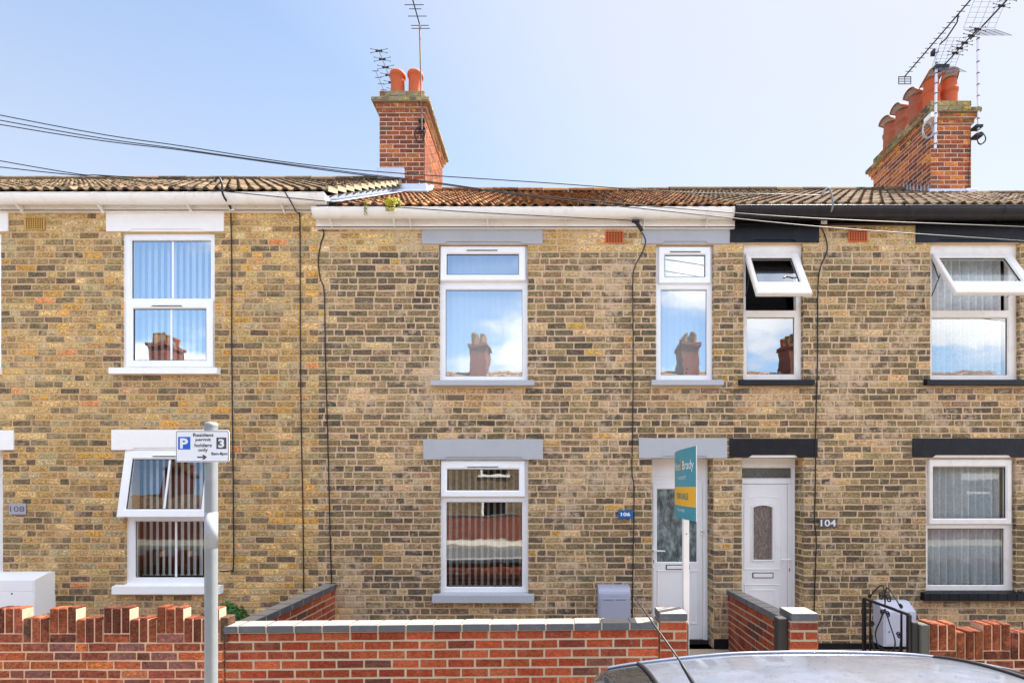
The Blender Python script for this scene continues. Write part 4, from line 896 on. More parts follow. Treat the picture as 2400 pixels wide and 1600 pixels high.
# ------------------------------------------------------------------ gutter plants
def sprigs(name, c, rx, ry, rz, n, col, label, cat, size=0.02, droop=0.0, seed=3, shell=False, stem=None):
    rnd = random.Random(seed); mb = MB(); c = Vector(c)
    for i in range(n):
        while True:
            p = Vector((rnd.uniform(-1, 1), rnd.uniform(-1, 1), rnd.uniform(-1 if shell else -0.3, 1)))
            if p.length <= 1 and (not shell or p.length > 0.72): break
        bumpy = 1+0.12*math.sin(p.x*9+p.z*7)*math.cos(p.y*8)
        q = c+Vector((p.x*rx, p.y*ry, p.z*rz))*bumpy
        if droop and rnd.random() < 0.3: q = c+Vector((p.x*rx*0.5, -ry-0.015, -rnd.random()*droop))
        nrm_ = (p+Vector((rnd.uniform(-.7, .7), rnd.uniform(-.7, .7), rnd.uniform(-.5, .8)))).normalized(); a = nrm_.orthogonal().normalized(); a.rotate(Matrix.Rotation(rnd.random()*6.28, 3, nrm_)); b = nrm_.cross(a)
        s_ = size*rnd.uniform(0.6, 1.3); k = rnd.uniform(0.55, 1.35)
        mb.add([q-a*s_, q-b*s_*0.5, q+a*s_, q+b*s_*0.5], [(0, 1, 2, 3)], 0, tuple(v*k for v in col))
    t = thing(name, c-Vector((0, 0, rz)), label, cat)
    m = MATS.get('leaf_'+name)
    if not m:
        m = bpy.data.materials.new('leaf_'+name); nt = NT(m); at = nt.node('ShaderNodeAttribute', attribute_name='bcol'); nt.put(nt.bsdf.inputs['Base Color'], at.outputs['Color']); nt.bsdf.inputs['Roughness'].default_value = 0.5
        MATS['leaf_'+name] = m
    mb.build('foliage', m, t, recalc=False)
    mb = MB(); mb.tube([c-Vector((0, 0, rz+(stem or 0.0))), c+Vector((0, 0, rz*0.3))], max(0.004, rx*0.08), 6); mb.build('stem', M['wood_black'], t)
    return t
sprigs('gutter_plant', PT(920, 478, 5.83), 0.115, 0.06, 0.075, 900, lin((200, 190, 60)), 'round yellow-green stonecrop growing in the middle white gutter', 'plant', 0.012, 0.12, 5)
sprigs('gutter_plant', PT(862, 483, 5.83), 0.05, 0.045, 0.06, 240, lin((150, 145, 55)), 'straggly weed hanging over the gutter, left of the yellow stonecrop', 'plant', 0.012, 0.14, 6)
sprigs('round_shrub', (-3.02, -1.28, 0.70), 0.20, 0.20, 0.23, 5200, lin((58, 105, 42)), 'clipped round green shrub behind the notched wall, beside the dark coping', 'shrub', 0.016, 0, 7, True, 0.38)
sprigs('round_shrub', (-4.62, -1.25, 0.62), 0.17, 0.17, 0.22, 3200, lin((58, 105, 42)), 'green shrub tip showing over the notched wall beside the white meter cupboard', 'shrub', 0.016, 0, 8, True, 0.32)

# ------------------------------------------------------------------ garden walls
YF = -1.862
def free_wall(name, x0, x1, y0, y1, z0, z1, pal, mort, bk, label, seed, shear=0.0, bond=True, coping=True, base_dx=None):
    t = thing(name, ((x0+x1)/2, (y0+y1)/2, z0), label, 'garden wall')
    def sh(mb):
        if shear: mb.v = [(x, y, z+(x-x0)*shear if z > 0.3 else z) for x, y, z in mb.v]
        if base_dx: mb.v = [(x+base_dx*(1-(y-y0)/(y1-y0)), y, z) for x, y, z in mb.v]
    mb = MB(); mb.box(x0, x1, y0, y1, z0, z1, 0)
    kw = dict(stretcher_bond=bond, gap=0.015, L=0.225, pitch=0.0755, inset=0.003, jit=0.002, mi=1)
    brick_panel(mb, (x0, y0, z0), (1, 0, 0), (0, -1, 0), x1-x0, z1-z0, pal, z_off=0.0755-((z1-z0) % 0.0755), seed=seed, **kw)
    brick_panel(mb, (x0, y1, z0), (1, 0, 0), (0, 1, 0), x1-x0, z1-z0, pal, z_off=0.0755-((z1-z0) % 0.0755), seed=seed+1, **kw)
    for (xx, nn) in ((x0, -1), (x1, 1)):
        brick_panel(mb, (xx, y0, z0), (0, 1, 0), (nn, 0, 0), y1-y0, z1-z0, pal, z_off=0.0755-((z1-z0) % 0.0755), seed=seed+2, **kw)
    sh(mb); mb.build('brickwork', [mort, bk], t)
    return t, sh
# middle house, front wall: red brick with dark coping
XL, XR = WX(525, 4.138), 0.86
w, sh = free_wall('garden_wall', XL, XR, YF+0.02, YF+0.13, 0.0, 0.815, PRED, M['mortar_red'], M['bkred'], 'red brick front wall of the middle house with dark blue-grey coping bricks', 61, shear=0.009)
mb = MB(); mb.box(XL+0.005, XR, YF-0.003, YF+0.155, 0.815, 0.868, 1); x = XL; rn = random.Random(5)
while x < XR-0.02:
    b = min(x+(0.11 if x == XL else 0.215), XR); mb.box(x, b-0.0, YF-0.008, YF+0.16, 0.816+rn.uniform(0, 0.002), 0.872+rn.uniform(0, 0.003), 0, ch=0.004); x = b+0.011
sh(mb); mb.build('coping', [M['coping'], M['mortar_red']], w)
# middle house, left side wall
w, sh = free_wall('garden_wall', -2.652, -2.55, YF+0.165, -0.005, 0.05, 0.80, PRED, M['mortar_red'], M['bkred'], 'low red brick side wall with dark coping running back beside the round shrub', 64)
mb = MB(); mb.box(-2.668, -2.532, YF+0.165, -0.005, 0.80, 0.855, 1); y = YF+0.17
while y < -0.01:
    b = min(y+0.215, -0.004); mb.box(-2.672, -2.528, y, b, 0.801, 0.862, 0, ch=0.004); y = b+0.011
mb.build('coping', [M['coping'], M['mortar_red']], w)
# side wall between the two doors
w, sh = free_wall('garden_wall', 2.06, 2.165, -1.64, -0.016, 0.05, 0.735, PRED, M['mortar_red'], M['bkred'], 'red brick wall with dark coping dividing the two front doors', 67, base_dx=-0.11)
def sh2(mb): mb.v = [(x-0.11*(1-(y+1.64)/1.624), y, z+(0.105*(-y/1.64) if z > 0.3 else 0)) for x, y, z in mb.v]
for o in w.children:
    for v in o.data.vertices:
        wy = v.co.y+OFF[w.name].y
        if v.co.z+0.05 > 0.3: v.co.z += 0.105*(-wy/1.64)
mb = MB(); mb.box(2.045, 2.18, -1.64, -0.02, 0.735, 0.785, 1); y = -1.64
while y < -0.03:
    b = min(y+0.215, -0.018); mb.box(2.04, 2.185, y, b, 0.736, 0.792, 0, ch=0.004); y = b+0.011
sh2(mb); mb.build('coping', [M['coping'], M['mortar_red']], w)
# piers
def pier(x0, x1, label, seed, sx0, sx1):
    t = thing('brick_pier', ((x0+x1)/2, YF+0.11, 0), label, 'brick pier', 'red brick gate piers with dark caps')
    mb = MB(); mb.box(x0, x1, YF, YF+0.215, 0.0, 0.91, 0); kw = dict(stretcher_bond=True, gap=0.015, L=0.225, pitch=0.0758, inset=0.003, jit=0.002, mi=1, seed=seed)
    for (O, U_, N, ww) in (((x0, YF, 0), (1, 0, 0), (0, -1, 0), x1-x0), ((x0, YF+0.215, 0), (0, -1, 0), (-1, 0, 0), 0.215), ((x1, YF, 0), (0, 1, 0), (1, 0, 0), 0.215)): brick_panel(mb, O, U_, N, ww, 0.91, PRED, **kw)
    mb.build('brickwork', [M['mortar_red'], M['bkred']], t)
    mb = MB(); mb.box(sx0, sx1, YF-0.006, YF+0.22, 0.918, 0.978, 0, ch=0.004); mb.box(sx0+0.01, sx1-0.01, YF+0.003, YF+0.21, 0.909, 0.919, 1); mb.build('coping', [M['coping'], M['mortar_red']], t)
pier(0.872, 1.088, 'red brick pier with dark cap ending the front wall, below the sale board', 71, 0.868, 1.09)
pier(1.925, 2.142, 'red brick pier with dark cap between black post and open iron gate', 74, 1.93, 2.146)

# notched walls with soldier bricks
def notched(name, x0, x1, zc, hi, lo, label, seed, pal, psol, period0, first_hi, back=0.103, counts=(3, 3)):
    t = thing(name, ((x0+x1)/2, YF+0.05, 0), label, 'garden wall')
    mb = MB(); mb.box(x0, x1, YF+0.004, YF+back-0.004, 0.0, zc, 0)
    kw = dict(gap=0.012, L=0.222, pitch=0.0725, inset=0.004, jit=0.003, mi=1, header=0.12)
    brick_panel(mb, (x0, YF+0.004, 0), (1, 0, 0), (0, -1, 0), x1-x0, zc, pal, z_off=0.0725-(zc % 0.0725), seed=seed, **kw)
    brick_panel(mb, (x0, YF+back-0.004, 0), (1, 0, 0), (0, 1, 0), x1-x0, zc, pal, z_off=0.0725-(zc % 0.0725), seed=seed+1, **kw)
    for xx, nn in ((x0, -1), (x1, 1)): brick_panel(mb, (xx, YF, 0), (0, 1, 0), (nn, 0, 0), back, zc, pal, z_off=0.0725-(zc % 0.0725), seed=seed+2, **kw)
    mb.build('brickwork', [M['mortar_old'], M['bkold']], t)
    mb = MB(); rnd = random.Random(seed+5); x = x0; p = 0.0725; k = period0; high = first_hi
    while x < x1-0.02:
        n = counts[0] if high else counts[1]
        n = min(n-k, max(1, round((x1-x)/p))); k = 0
        a, b = x, min(x+n*p, x1)
        zb = zc
        if high:
            mb.box(a+0.006, b-0.006, YF+rnd.uniform(-0.002, 0.002), YF+back, zc+0.005, zc+0.068, 1, pick(pal, rnd), ch=0.005)
            zb = zc+0.073
        mb.box(a+0.003, b-0.003, YF+0.008, YF+back-0.008, zc, (hi if high else lo)-0.014, 0)
        for i in range(n):
            u = a+i*p; zt_ = (hi if high else lo)+rnd.uniform(-0.012, 0.008)
            mb.box(u+0.005, u+p-0.005, YF+rnd.uniform(-0.004, 0.004), YF+back+rnd.uniform(-0.004, 0.006), zb+0.004, zt_, 1, pick(psol, rnd), ch=0.006)
        x = b; high = not high
    mb.build('soldier_course', [M['mortar_old'], M['bksol']], t)
    return t
M['mortar_old'] = mat('mortar_crumbly', (205, 170, 140), 0.95, var=0.25, scale=20, bump=0.6, bscale=90)
M['bksol'] = brick_mat('soldier_brick', (196, 110, 80), 0.35, 0.54, 0.68)
notched('garden_wall', -6.9, WX(521, 4.138), WZ(1506, 4.138), 1.022, 0.938, 'weathered brick wall with notched soldier-brick top in front of the left house', 81, POLD, PSOL, 0, False)
# (phase of the notches)
notched('garden_wall', 3.05, 7.2, WZ(1546, 4.138), 0.893, 0.83, 'orange-brown brick wall with notched top behind the car, right of the iron gate', 86, P104W, P104W, 0, True, back=0.14, counts=(3, 3))

# posts
def post(name, x0, x1, y0, y1, z1, m, label, cat='gate post', group=None):
    mb = MB(); mb.box(x0, x1, y0, y1, 0.0, z1, 0, ch=0.006); mb.box(x0-0.0, x0+0.0, y0, y1, 0, 0.01)
    return tag(mb.build(name, m, base=((x0+x1)/2, (y0+y1)/2, 0)), label, cat, group)
post('gate_post', 1.835, 1.918, YF+0.03, YF+0.11, 0.93, M['wood_black'], 'black timber post on the left side of the right-hand pier')
post('gate_post', 1.094, 1.112, YF+0.04, YF+0.09, 0.88, M['wood_black'], 'thin black post strip with latch right of the first pier')
post('gate_post', 2.15, 2.172, YF+0.04, YF+0.09, 0.80, M['wood_black'], 'thin black closing strip on the right side of the second pier')
post('gate_post', 2.925, 2.972, YF+0.02, YF+0.09, 0.90, M['wood_black'], 'black post the open iron gate hangs from')
post('concrete_post', 2.978, 3.045, YF+0.0, YF+0.10, 0.885, M['concrete_dark'], 'dark mossy concrete post at the end of the orange-brown wall', 'post')

# iron gate, standing open at right angles to the pavement
gt = thing('iron_gate', (2.915, YF+0.04, 0.1), 'open black wrought iron gate with scrolls in front of the pale meter cupboard', 'gate')
gy0, gy1, gx = YF+0.05, -1.21, 2.915
mb = MB()
for y, a in ((gy0, 0.016), (gy1, 0.016)): mb.box(gx-0.012, gx+0.012, y-a, y+a, 0.12, 0.955)
mb.box(gx-0.010, gx+0.010, gy0, gy1, 0.945, 0.965); mb.box(gx-0.010, gx+0.010, gy0, gy1, 0.16, 0.18); mb.build('frame', M['wrought'], gt)
def spiral(c, r0, turns, a0, sgn=1, n=22):
    c = Vector(c); return [c+Vector((0, r0*(1-0.82*i/n)*math.cos(a0+sgn*turns*2*math.pi*i/n), r0*(1-0.82*i/n)*math.sin(a0+sgn*turns*2*math.pi*i/n))) for i in range(n+1)]
gm = lambda t: gy0+(gy1-gy0)*t
mb = MB()
for t_ in (0.15, 0.85): mb.box(gx-0.006, gx+0.006, gm(t_)-0.006, gm(t_)+0.006, 0.17, 0.955)
mb.build('bars', M['wrought'], gt)
mb = MB()
mb.tube(smooth_path([(gx, gm(0.16), 0.985), (gx, gm(0.3), 1.07), (gx, gm(0.45), 1.12), (gx, gm(0.5), 1.05), (gx, gm(0.5), 0.97)]), 0.006, 6)
mb.tube(smooth_path([(gx, gm(0.86), 0.985), (gx, gm(0.72), 1.07), (gx, gm(0.56), 1.13), (gx, gm(0.5), 1.05), (gx, gm(0.5), 0.97)]), 0.006, 6)
for (t_, z, r, a, s_) in ((0.42, 1.03, 0.038, 0, 1), (0.58, 1.03, 0.038, math.pi, -1), (0.16, 1.0, 0.022, 0, 1), (0.86, 1.0, 0.022, 0, -1), (0.44, 0.89, 0.03, 0, 1), (0.56, 0.89, 0.03, math.pi, -1), (0.44, 0.55, 0.04, 0, -1), (0.56, 0.55, 0.04, math.pi, 1), (0.25, 0.35, 0.045, 0, 1), (0.75, 0.35, 0.045, math.pi, -1), (0.2, 0.75, 0.03, 0, 1), (0.8, 0.75, 0.03, 3.1, -1)):
    mb.tube(spiral((gx, gm(t_), z), r, 1.6, a, s_), 0.0055, 6)
for s_ in (-1, 1):
    mb.tube(smooth_path([(gx, gm(0.5), 0.93), (gx, gm(0.5+0.12*s_), 0.80), (gx, gm(0.5+0.22*s_), 0.68), (gx, gm(0.5+0.16*s_), 0.58), (gx, gm(0.5+0.06*s_), 0.56)]), 0.006, 6)
    mb.tube(smooth_path([(gx, gm(0.5+0.34*s_), 0.72), (gx, gm(0.5+0.3*s_), 0.6), (gx, gm(0.5+0.2*s_), 0.45), (gx, gm(0.5+0.22*s_), 0.32)]), 0.006, 6)
mb.build('scrollwork', M['wrought'], gt, smooth=True)

# ------------------------------------------------------------------ meter cupboards
def cupboard(x0, x1, dep, z0, z1, slope, m, label, curved=False, line=None):
    t = thing('meter_cupboard', ((x0+x1)/2, -dep/2, z0), label, 'meter cupboard', 'meter cupboards on the house fronts')
    TT = Matrix(((0, 1, 0, 0), (1, 0, 0, 0), (0, 0, 1, 0), (0, 0, 0, 1)))
    if curved: P = [(-dep, z0), (0, z0), (0, z1), (-dep*0.45, z1)]+[(-dep*0.45-dep*0.55*math.sin(a*math.pi/2/6), z1-slope*(1-math.cos(a*math.pi/2/6))) for a in range(1, 7)]
    else: P = [(-dep, z0), (0, z0), (0, z1), (-dep*0.35, z1-0.004), (-dep, z1-slope)]
    mb = MB(); mb.prism(P, x0, x1, 0, T=TT); b = mb.build('case', m, t)
    mb = MB(); zt_ = z1-slope-0.02
    if line: mb.box(x0+0.015, x1-0.015, -dep-0.006, -dep, z0+0.02, line-0.004, 0, ch=0.002); mb.box(x0+0.015, x1-0.015, -dep-0.006, -dep, line+0.002, z1-slope-0.002, 0, ch=0.002)
    else: mb.box(x0+0.02, x1-0.02, -dep-0.006, -dep, z0+0.02, zt_, 0, ch=0.002)
    dr = mb.build('cupboard_door', m, t)
    mb = MB(); lx = x0+0.06 if not line else x1-0.25; lz = (line-0.025 if line else z0+(zt_-z0)*0.45)
    mb.tube([(lx, -dep-0.006, lz), (lx, -dep-0.010, lz)], 0.009, 10); mb.build('lock', M['steel_dark'], dr)
    if curved:
        mb = MB()
        for a in (0.15, 0.55): mb.box(x0+(x1-x0)*a, x0+(x1-x0)*(a+0.3), -dep-0.0075, -dep-0.0055, zt_-0.022, zt_-0.017)
        mb.build('vent_slots', M['gasket'], dr)
cupboard(-6.62, -5.825, 0.24, 0.12, 1.01, 0.06, M['meter_white'], 'large white meter cupboard behind the notched wall at the left edge', line=WZ(1385, 5.76))
cupboard(0.523, 0.885, 0.20, 0.25, 0.86, 0.10, M['meter_grey'], 'grey painted meter cupboard with curved hood left of the swirl-glass door', curved=True)
cupboard(3.755, 4.125, 0.19, 0.19, 0.68, 0.10, M['meter_old'], 'pale weathered meter cupboard behind the open iron gate')

# ------------------------------------------------------------------ number plates
def plate(label, r, y, m, txt, tm, bold=0.02, pad=0.18, tall=None, thick=0.006):
    x0, x1, z0, z1 = r; t = thing('number_plate', ((x0+x1)/2, y, z0), label, 'number plate')
    mb = MB(); mb.box(x0, x1, y-thick, y, z0, z1, 0, ch=0.0015); mb.build('plate', m, t)
    mb = MB(); px_, pz_ = (x1-x0)*pad, (z1-z0)*(tall or 0.2)
    text_into(mb, txt, x0+px_, x1-px_, z0+pz_, z1-pz_, face_y(y-thick-0.0015), bold=bold); mb.build('digits', tm, t, recalc=False)
plate('clear plate reading 108 on the light brick wall at the left', op(20, 60, 1179, 1205, 5.98), -0.012, M['plate_glass'], '108', M['sign_grey'], 0.0, 0.08, 0.25)
plate('small blue plate reading 106 beside the black cable', op(1449, 1483.5, 1195, 1213.8, 5.98), -0.012, M['plate_blue'], '106', M['print_white'], 0.035, 0.18, 0.26)
plate('brushed metal plate reading 104 right of the panelled door', op(1920, 1963, 1213.8, 1236, 5.98), -0.012, M['plate_steel'], '104', M['digits_steel'], 0.02, 0.08, 0.14)

# ------------------------------------------------------------------ parking sign
d = 3.38; px0 = WX(495, d); py0 = CAMY+d
t = thing('parking_sign', (px0, py0, 0.08), 'white resident permit parking sign on a grey steel pole in front of the notched wall', 'parking sign')
mb = MB(); mb.lathe(px0, py0, [(0.038, 0.08), (0.038, 2.405)], 28); mb.build('pole', M['galv'], t, smooth=True)
mb = MB(); mb.lathe(px0, py0, [(0.0385, 2.39), (0.0395, 2.40), (0.0395, 2.415), (0.03, 2.423), (0.0, 2.425)], 28); mb.build('cap', M['galv'], t, smooth=True)
mb = MB(); mb.lathe(px0, py0, [(0.0382, WZ(1284, d)), (0.0385, WZ(1284, d)), (0.0385, WZ(1200, d)), (0.0382, WZ(1200, d))], 28); mb.build('band', M['band'], t, smooth=True)
ys = py0-0.045; ds = ys-CAMY
sx0, sx1, sz0, sz1 = WX(412, ds), WX(537, ds), WZ(1082.5, ds), WZ(1009, ds)
def rrect(x0, x1, z0, z1, r, n=5):
    P = []
    for cx, cz, a0 in ((x1-r, z0+r, -90), (x1-r, z1-r, 0), (x0+r, z1-r, 90), (x0+r, z0+r, 180)):
        for i in range(n+1): a = R(a0+90*i/n); P.append((cx+r*math.cos(a), cz+r*math.sin(a)))
    return P
mb = MB(); mb.prism(rrect(sx0, sx1, sz0, sz1, 0.012), ys, ys+0.004, 0); mb.prism(rrect(sx0+0.003, sx1-0.003, sz0+0.003, sz1-0.003, 0.010), ys-0.0006, ys, 1); mb.prism(rrect(sx0+0.0065, sx1-0.0065, sz0+0.0065, sz1-0.0065, 0.008), ys-0.0012, ys-0.0004, 0)
sp = mb.build('sign_plate', [M['sign_white'], M['print_black']], t)
SXp = lambda u: WX(412+(u-1617)/3.92*125/124.5, ds); SZp = lambda v: WZ(1009+(v-193)/3.92*73.5/73.2, ds)
mb = MB(); yt = ys-0.0022
mb.box(SXp(1640), SXp(1752), yt+0.0002, yt+0.001, SZp(364), SZp(249), 1)
mb.box(SXp(1990), SXp(2081), yt+0.0002, yt+0.001, SZp(359), SZp(255), 2)
text_into(mb, 'P', SXp(1658), SXp(1732), SZp(355), SZp(262), face_y(yt-0.0005), 3, bold=0.04)
text_into(mb, '3', SXp(2008), SXp(2063), SZp(347), SZp(268), face_y(yt-0.0005), 3, bold=0.04)
for s_, a, b, c, e in (('Resident', 1777, 1964, 248, 215), ('permit', 1799, 1940, 296, 260), ('holders', 1790, 1948, 342, 308), ('only', 1824, 1913, 392, 352), ('8am-8pm', 1943, 2091, 424, 388)):
    text_into(mb, s_, SXp(a), SXp(b), SZp(c), SZp(e), face_y(yt), 0, bold=0.022)
aw = [(1815, 428), (1872, 428), (1860, 414), (1878, 414), (1904, 434), (1878, 456), (1860, 456), (1872, 440), (1815, 440)]
mb.face([(SXp(u), yt, SZp(v)) for u, v in aw], 2)
mb.build('lettering', [M['print_black'], M['sign_blue'], M['sign_grey'], M['print_white']], sp, recalc=False)
mb = MB()
for z in (sz0+0.04, sz1-0.04): mb.lathe(px0, py0, [(0.039, z-0.01), (0.042, z-0.01), (0.042, z+0.01), (0.039, z+0.01)], 24); mb.box(px0-0.03, px0+0.03, ys+0.004, ys+0.012, z-0.008, z+0.008)
mb.build('clamp', M['galv'], t)

# ------------------------------------------------------------------ sale board
pX, pY = WX(1607, 4.36), -1.64
t = thing('sale_board', (pX, pY, 0.1), 'teal and yellow for sale board on a white post behind the brick pier', 'sale board')
mb = MB(); mb.box(pX-0.024, pX+0.024, pY-0.024, pY+0.024, 0.1, 1.74, 0, ch=0.002); mb.box(pX+0.006, pX+0.024, pY-0.024, pY+0.024, 1.74, 2.25, 0); mb.tube([(pX, pY-0.025, 1.60), (pX, pY-0.0245, 1.6)], 0.006, 8, 1); mb.build('post', [M['wood_white'], M['steel_dark']], t)
BZ0, BZ1 = 1.727, 2.319
def bpos(u, z, off=0.0):                                         # u 0..1 from far (left in view) to near
    y = -1.26-0.75*u; x = 1.134-0.019*math.sin(math.pi*min(1, u*1.05))*1.0-0.012*u
    return Vector((x-off, y, z))
mb = MB(); NB = 16
Z1_ = WZ(1150, 4.3); zy1, zy0 = BZ0+(BZ1-BZ0)*0.46, BZ0+(BZ1-BZ0)*0.185
for off, flip in ((0.003, 0), (-0.003, 1)):
    for i in range(NB):
        u0, u1 = i/NB, (i+1)/NB
        for (za, zb_, mi) in ((BZ0, zy0, 0), (zy0, zy1, 1), (zy1, BZ1, 0)):
            mb.face([bpos(u0, za, off), bpos(u1, za, off), bpos(u1, zb_, off), bpos(u0, zb_, off)], mi)
for i in range(NB):
    u0, u1 = i/NB, (i+1)/NB
    for z in (BZ0, BZ1): mb.face([bpos(u0, z, 0.003), bpos(u1, z, 0.003), bpos(u1, z, -0.003), bpos(u0, z, -0.003)], 2)
for u in (0, 1): mb.face([bpos(u, BZ0, 0.003), bpos(u, BZ1, 0.003), bpos(u, BZ1, -0.003), bpos(u, BZ0, -0.003)], 2)
bd = mb.build('board', [M['teal'], M['amber'], M['print_white']], t, recalc=False)
mb = MB(); H = BZ1-BZ0; fb = lambda u, z: bpos(u, z, 0.005)
text_into(mb, 'Minors', 0.07, 0.40, BZ0+H*0.70, BZ0+H*0.83, fb, 0, bold=0.0)
text_into(mb, '&', 0.40, 0.50, BZ0+H*0.69, BZ0+H*0.85, fb, 2, bold=0.01)
text_into(mb, 'Brady', 0.51, 0.92, BZ0+H*0.665, BZ0+H*0.83, fb, 0, bold=0.01)
text_into(mb, 'LOWESTOFT', 0.25, 0.66, BZ0+H*0.565, BZ0+H*0.61, fb, 0, bold=0.0)
text_into(mb, 'FOR SALE', 0.20, 0.74, BZ0+H*0.28, BZ0+H*0.37, fb, 1, bold=0.02)
text_into(mb, '01502 447788', 0.25, 0.60, BZ0+H*0.10, BZ0+H*0.14, fb, 0, bold=0.0)
mb.build('lettering', [M['print_white'], M['print_teal'], M['print_gold']], bd, recalc=False)

# ------------------------------------------------------------------ blinds, curtains, ornaments
GB = 'blinds and curtains behind the windows'
def vblind(r, y, label, open_=0.6, n=None, slit=0.0, zig=False, hang=0.0):
    x0, x1, z0, z1 = r; mb = MB(); pitch = 0.076; n = int((x1-x0)/pitch)+1; rnd = random.Random(int(x0*100))
    for i in range(n):
        c = x0+(i+0.5)*pitch; a = open_+rnd.uniform(-0.05, 0.05); w_ = 0.0445; k = 4; P = []
        for s_ in range(k+1):
            q = -1+2*s_/k; P.append((c+w_*q*math.cos(a), y+w_*q*math.sin(a)+0.006*(1-q*q)))
        for s_ in range(k):
            (xa, ya), (xb, yb) = P[s_], P[s_+1]; mb.face([(xa, ya, z0), (xb, yb, z0), (xb, yb, z1), (xa, ya, z1)])
        mb.box(c-0.028, c+0.028, y-0.004, y+0.004, z0-0.008, z0+0.002, 0)
        if zig and i < n-1:
            mb.tube([(c+pitch*j/6, y-0.02, z0+0.004-0.014*math.sin(math.pi*j/6)) for j in range(7)], 0.0022, 4)
    mb.box(x0, x1, y-0.02, y+0.02, z1, z1+0.04)
    o = mb.build('vertical_blind', M['blind'], base=((x0+x1)/2, y, z0), recalc=False); tag(o, label, 'blind', GB)
def exp_(o, e=0.0): return (o[0]+0.01, o[1]-0.01, o[2]+0.07, o[3]-0.02)
vblind((O108U[0]+0.01, O108U[1], O108U[2]+0.05, O108U[3]), 0.17, 'half-open vertical blind in the upstairs window of the left house', -0.56)
vblind((O108L[0]+0.01, O108L[1], O108L[2]+0.085, O108L[3]), 0.24, 'half-open vertical blind in the downstairs window behind the sign pole', -0.62)
vblind((O106U[0]-0.02, O106U[1], O106U[2]+0.05, O106U[3]), 0.17, 'closed white vertical blind in the wide upstairs window with grey sill', 0.12)
vblind((O106N[0]-0.02, O106N[1], O106N[2]+0.07, O106N[3]), 0.26, 'closed white vertical blind behind the sailing boat ornament', 0.12)
vblind((O106L[0]-0.02, O106L[1], O106L[2]+0.075, O106L[3]), 0.19, 'white vertical blind with chain links in the downstairs window of the middle house', 1.36, zig=True)
def curtain(x0, x1, z0, z1, y, label, m='lace', waves=16, amp=0.025, seed=1, gather=None):
    rnd = random.Random(seed); mb = MB(); n = waves*8; nz = 14; ph = [rnd.uniform(0.7, 1.3) for _ in range(waves+2)]; idx = []
    vs = []
    for j in range(nz+1):
        t_ = j/nz
        for i in range(n+1):
            u = i/n; X = x0+(x1-x0)*u; k = u*waves; A = amp*ph[int(k)]*(0.7+0.5*t_)
            if gather: X += gather*t_*t_*math.sin(u*math.pi)
            vs.append((X, y+A*math.sin(2*math.pi*k)+0.012*math.sin(k*1.7+t_*2), z1-(z1-z0)*t_))
    fs = [(j*(n+1)+i, j*(n+1)+i+1, (j+1)*(n+1)+i+1, (j+1)*(n+1)+i) for j in range(nz) for i in range(n)]
    mb.add(vs, fs); o = mb.build('net_curtain', M[m], base=((x0+x1)/2, y, z0), smooth=True, recalc=False); tag(o, label, 'net curtain', GB)
curtain(O104U[0]+0.0, O104U[1]-0.12, O104U[2]+0.06, O104U[3], 0.145, 'white net curtain behind the open window at the upper right', seed=2, waves=10, amp=0.035)
curtain(O104L[0]+0.0, O104L[1]-0.08, O104L[2]+0.07, O104L[3], 0.15, 'white lace net curtain in the downstairs window at the lower right', seed=3, waves=11, amp=0.04)
mb = MB(); x0, x1, z0, z1 = O104N; k = z1-0.03
while k > z0+0.62: mb.box(x0+0.02, x1-0.12, 0.17, 0.195, k-0.012, k-0.010, 0, T=None); k -= 0.02
mb.box(x0+0.02, x1-0.12, 0.165, 0.2, z1-0.03, z1); tag(mb.build('venetian_blind', M['venetian'], base=((x0+x1)/2, 0.18, z0+0.62)), 'dark slatted blind behind the small open upstairs window', 'blind', GB)
mb = MB(); text_into(mb, '\u039bOX\u03a0', WX(1777, 6.14), WX(1830, 6.14), WZ(880, 6.14), WZ(871, 6.14), face_y(0.14), 0, bold=0.03)
lo_ = len(mb.v); mb.v += [(x, y+0.015, z) for x, y, z in mb.v[:lo_]]; mb.f += [tuple(i+lo_ for i in reversed(f)) for f in list(mb.f)]; mb.m += mb.m; mb.c += mb.c
tag(mb.build('letter_ornament', M['print_white'], base=(WX(1803, 6.14), 0.14, WZ(880, 6.14)), recalc=False), 'white standing letters on the sill inside the small black-silled window', 'ornament')
# inner window boards for the ornaments
for h_, o_ in ((h106, O106N), (h104, O104N)):
    mb = MB(); mb.box(o_[0]+0.001, o_[1]-0.001, 0.112, 0.235, o_[2]+0.02, o_[2]+0.04); mb.build('window_board', M['upvc'], h_)
zb_ = O106N[2]+0.04
t = thing('toy_boat', (WX(1608, 6.17), 0.17, zb_), 'small striped toy sailing boat with a red flag on the inside sill', 'ornament'); bx = WX(1608, 6.17)
mb = MB(); mb.prism([(bx-0.035, zb_+0.022), (bx-0.025, zb_), (bx+0.03, zb_), (bx+0.045, zb_+0.022)], 0.155, 0.185); mb.build('hull', M['plate_blue'], t)
mb = MB(); mb.tube([(bx, 0.17, zb_+0.02), (bx, 0.17, zb_+0.14)], 0.003, 6); mb.build('mast', M['wood_white'], t)
mb = MB()
for i in range(5):
    a, b = i/5, (i+1)/5; za, zc_ = zb_+0.028+0.09*a, zb_+0.028+0.09*b
    mb.prism([(bx-0.042*(1-a), za), (bx+0.036*(1-a), za), (bx+0.036*(1-b)+0.001, zc_), (bx-0.042*(1-b), zc_)], 0.167, 0.170, i % 2)
mb.build('sail', [M['print_white'], M['print_teal']], t)
mb = MB(); mb.prism([(bx, zb_+0.125), (bx+0.035, zb_+0.13), (bx, zb_+0.145)], 0.168, 0.171); mb.build('flag', mat('red_flag', (215, 50, 50), 0.5), t)
bx = WX(1643, 6.17); t = thing('bird_ornament', (bx, 0.17, zb_), 'white bird ornament beside the toy boat on the inside sill', 'ornament')
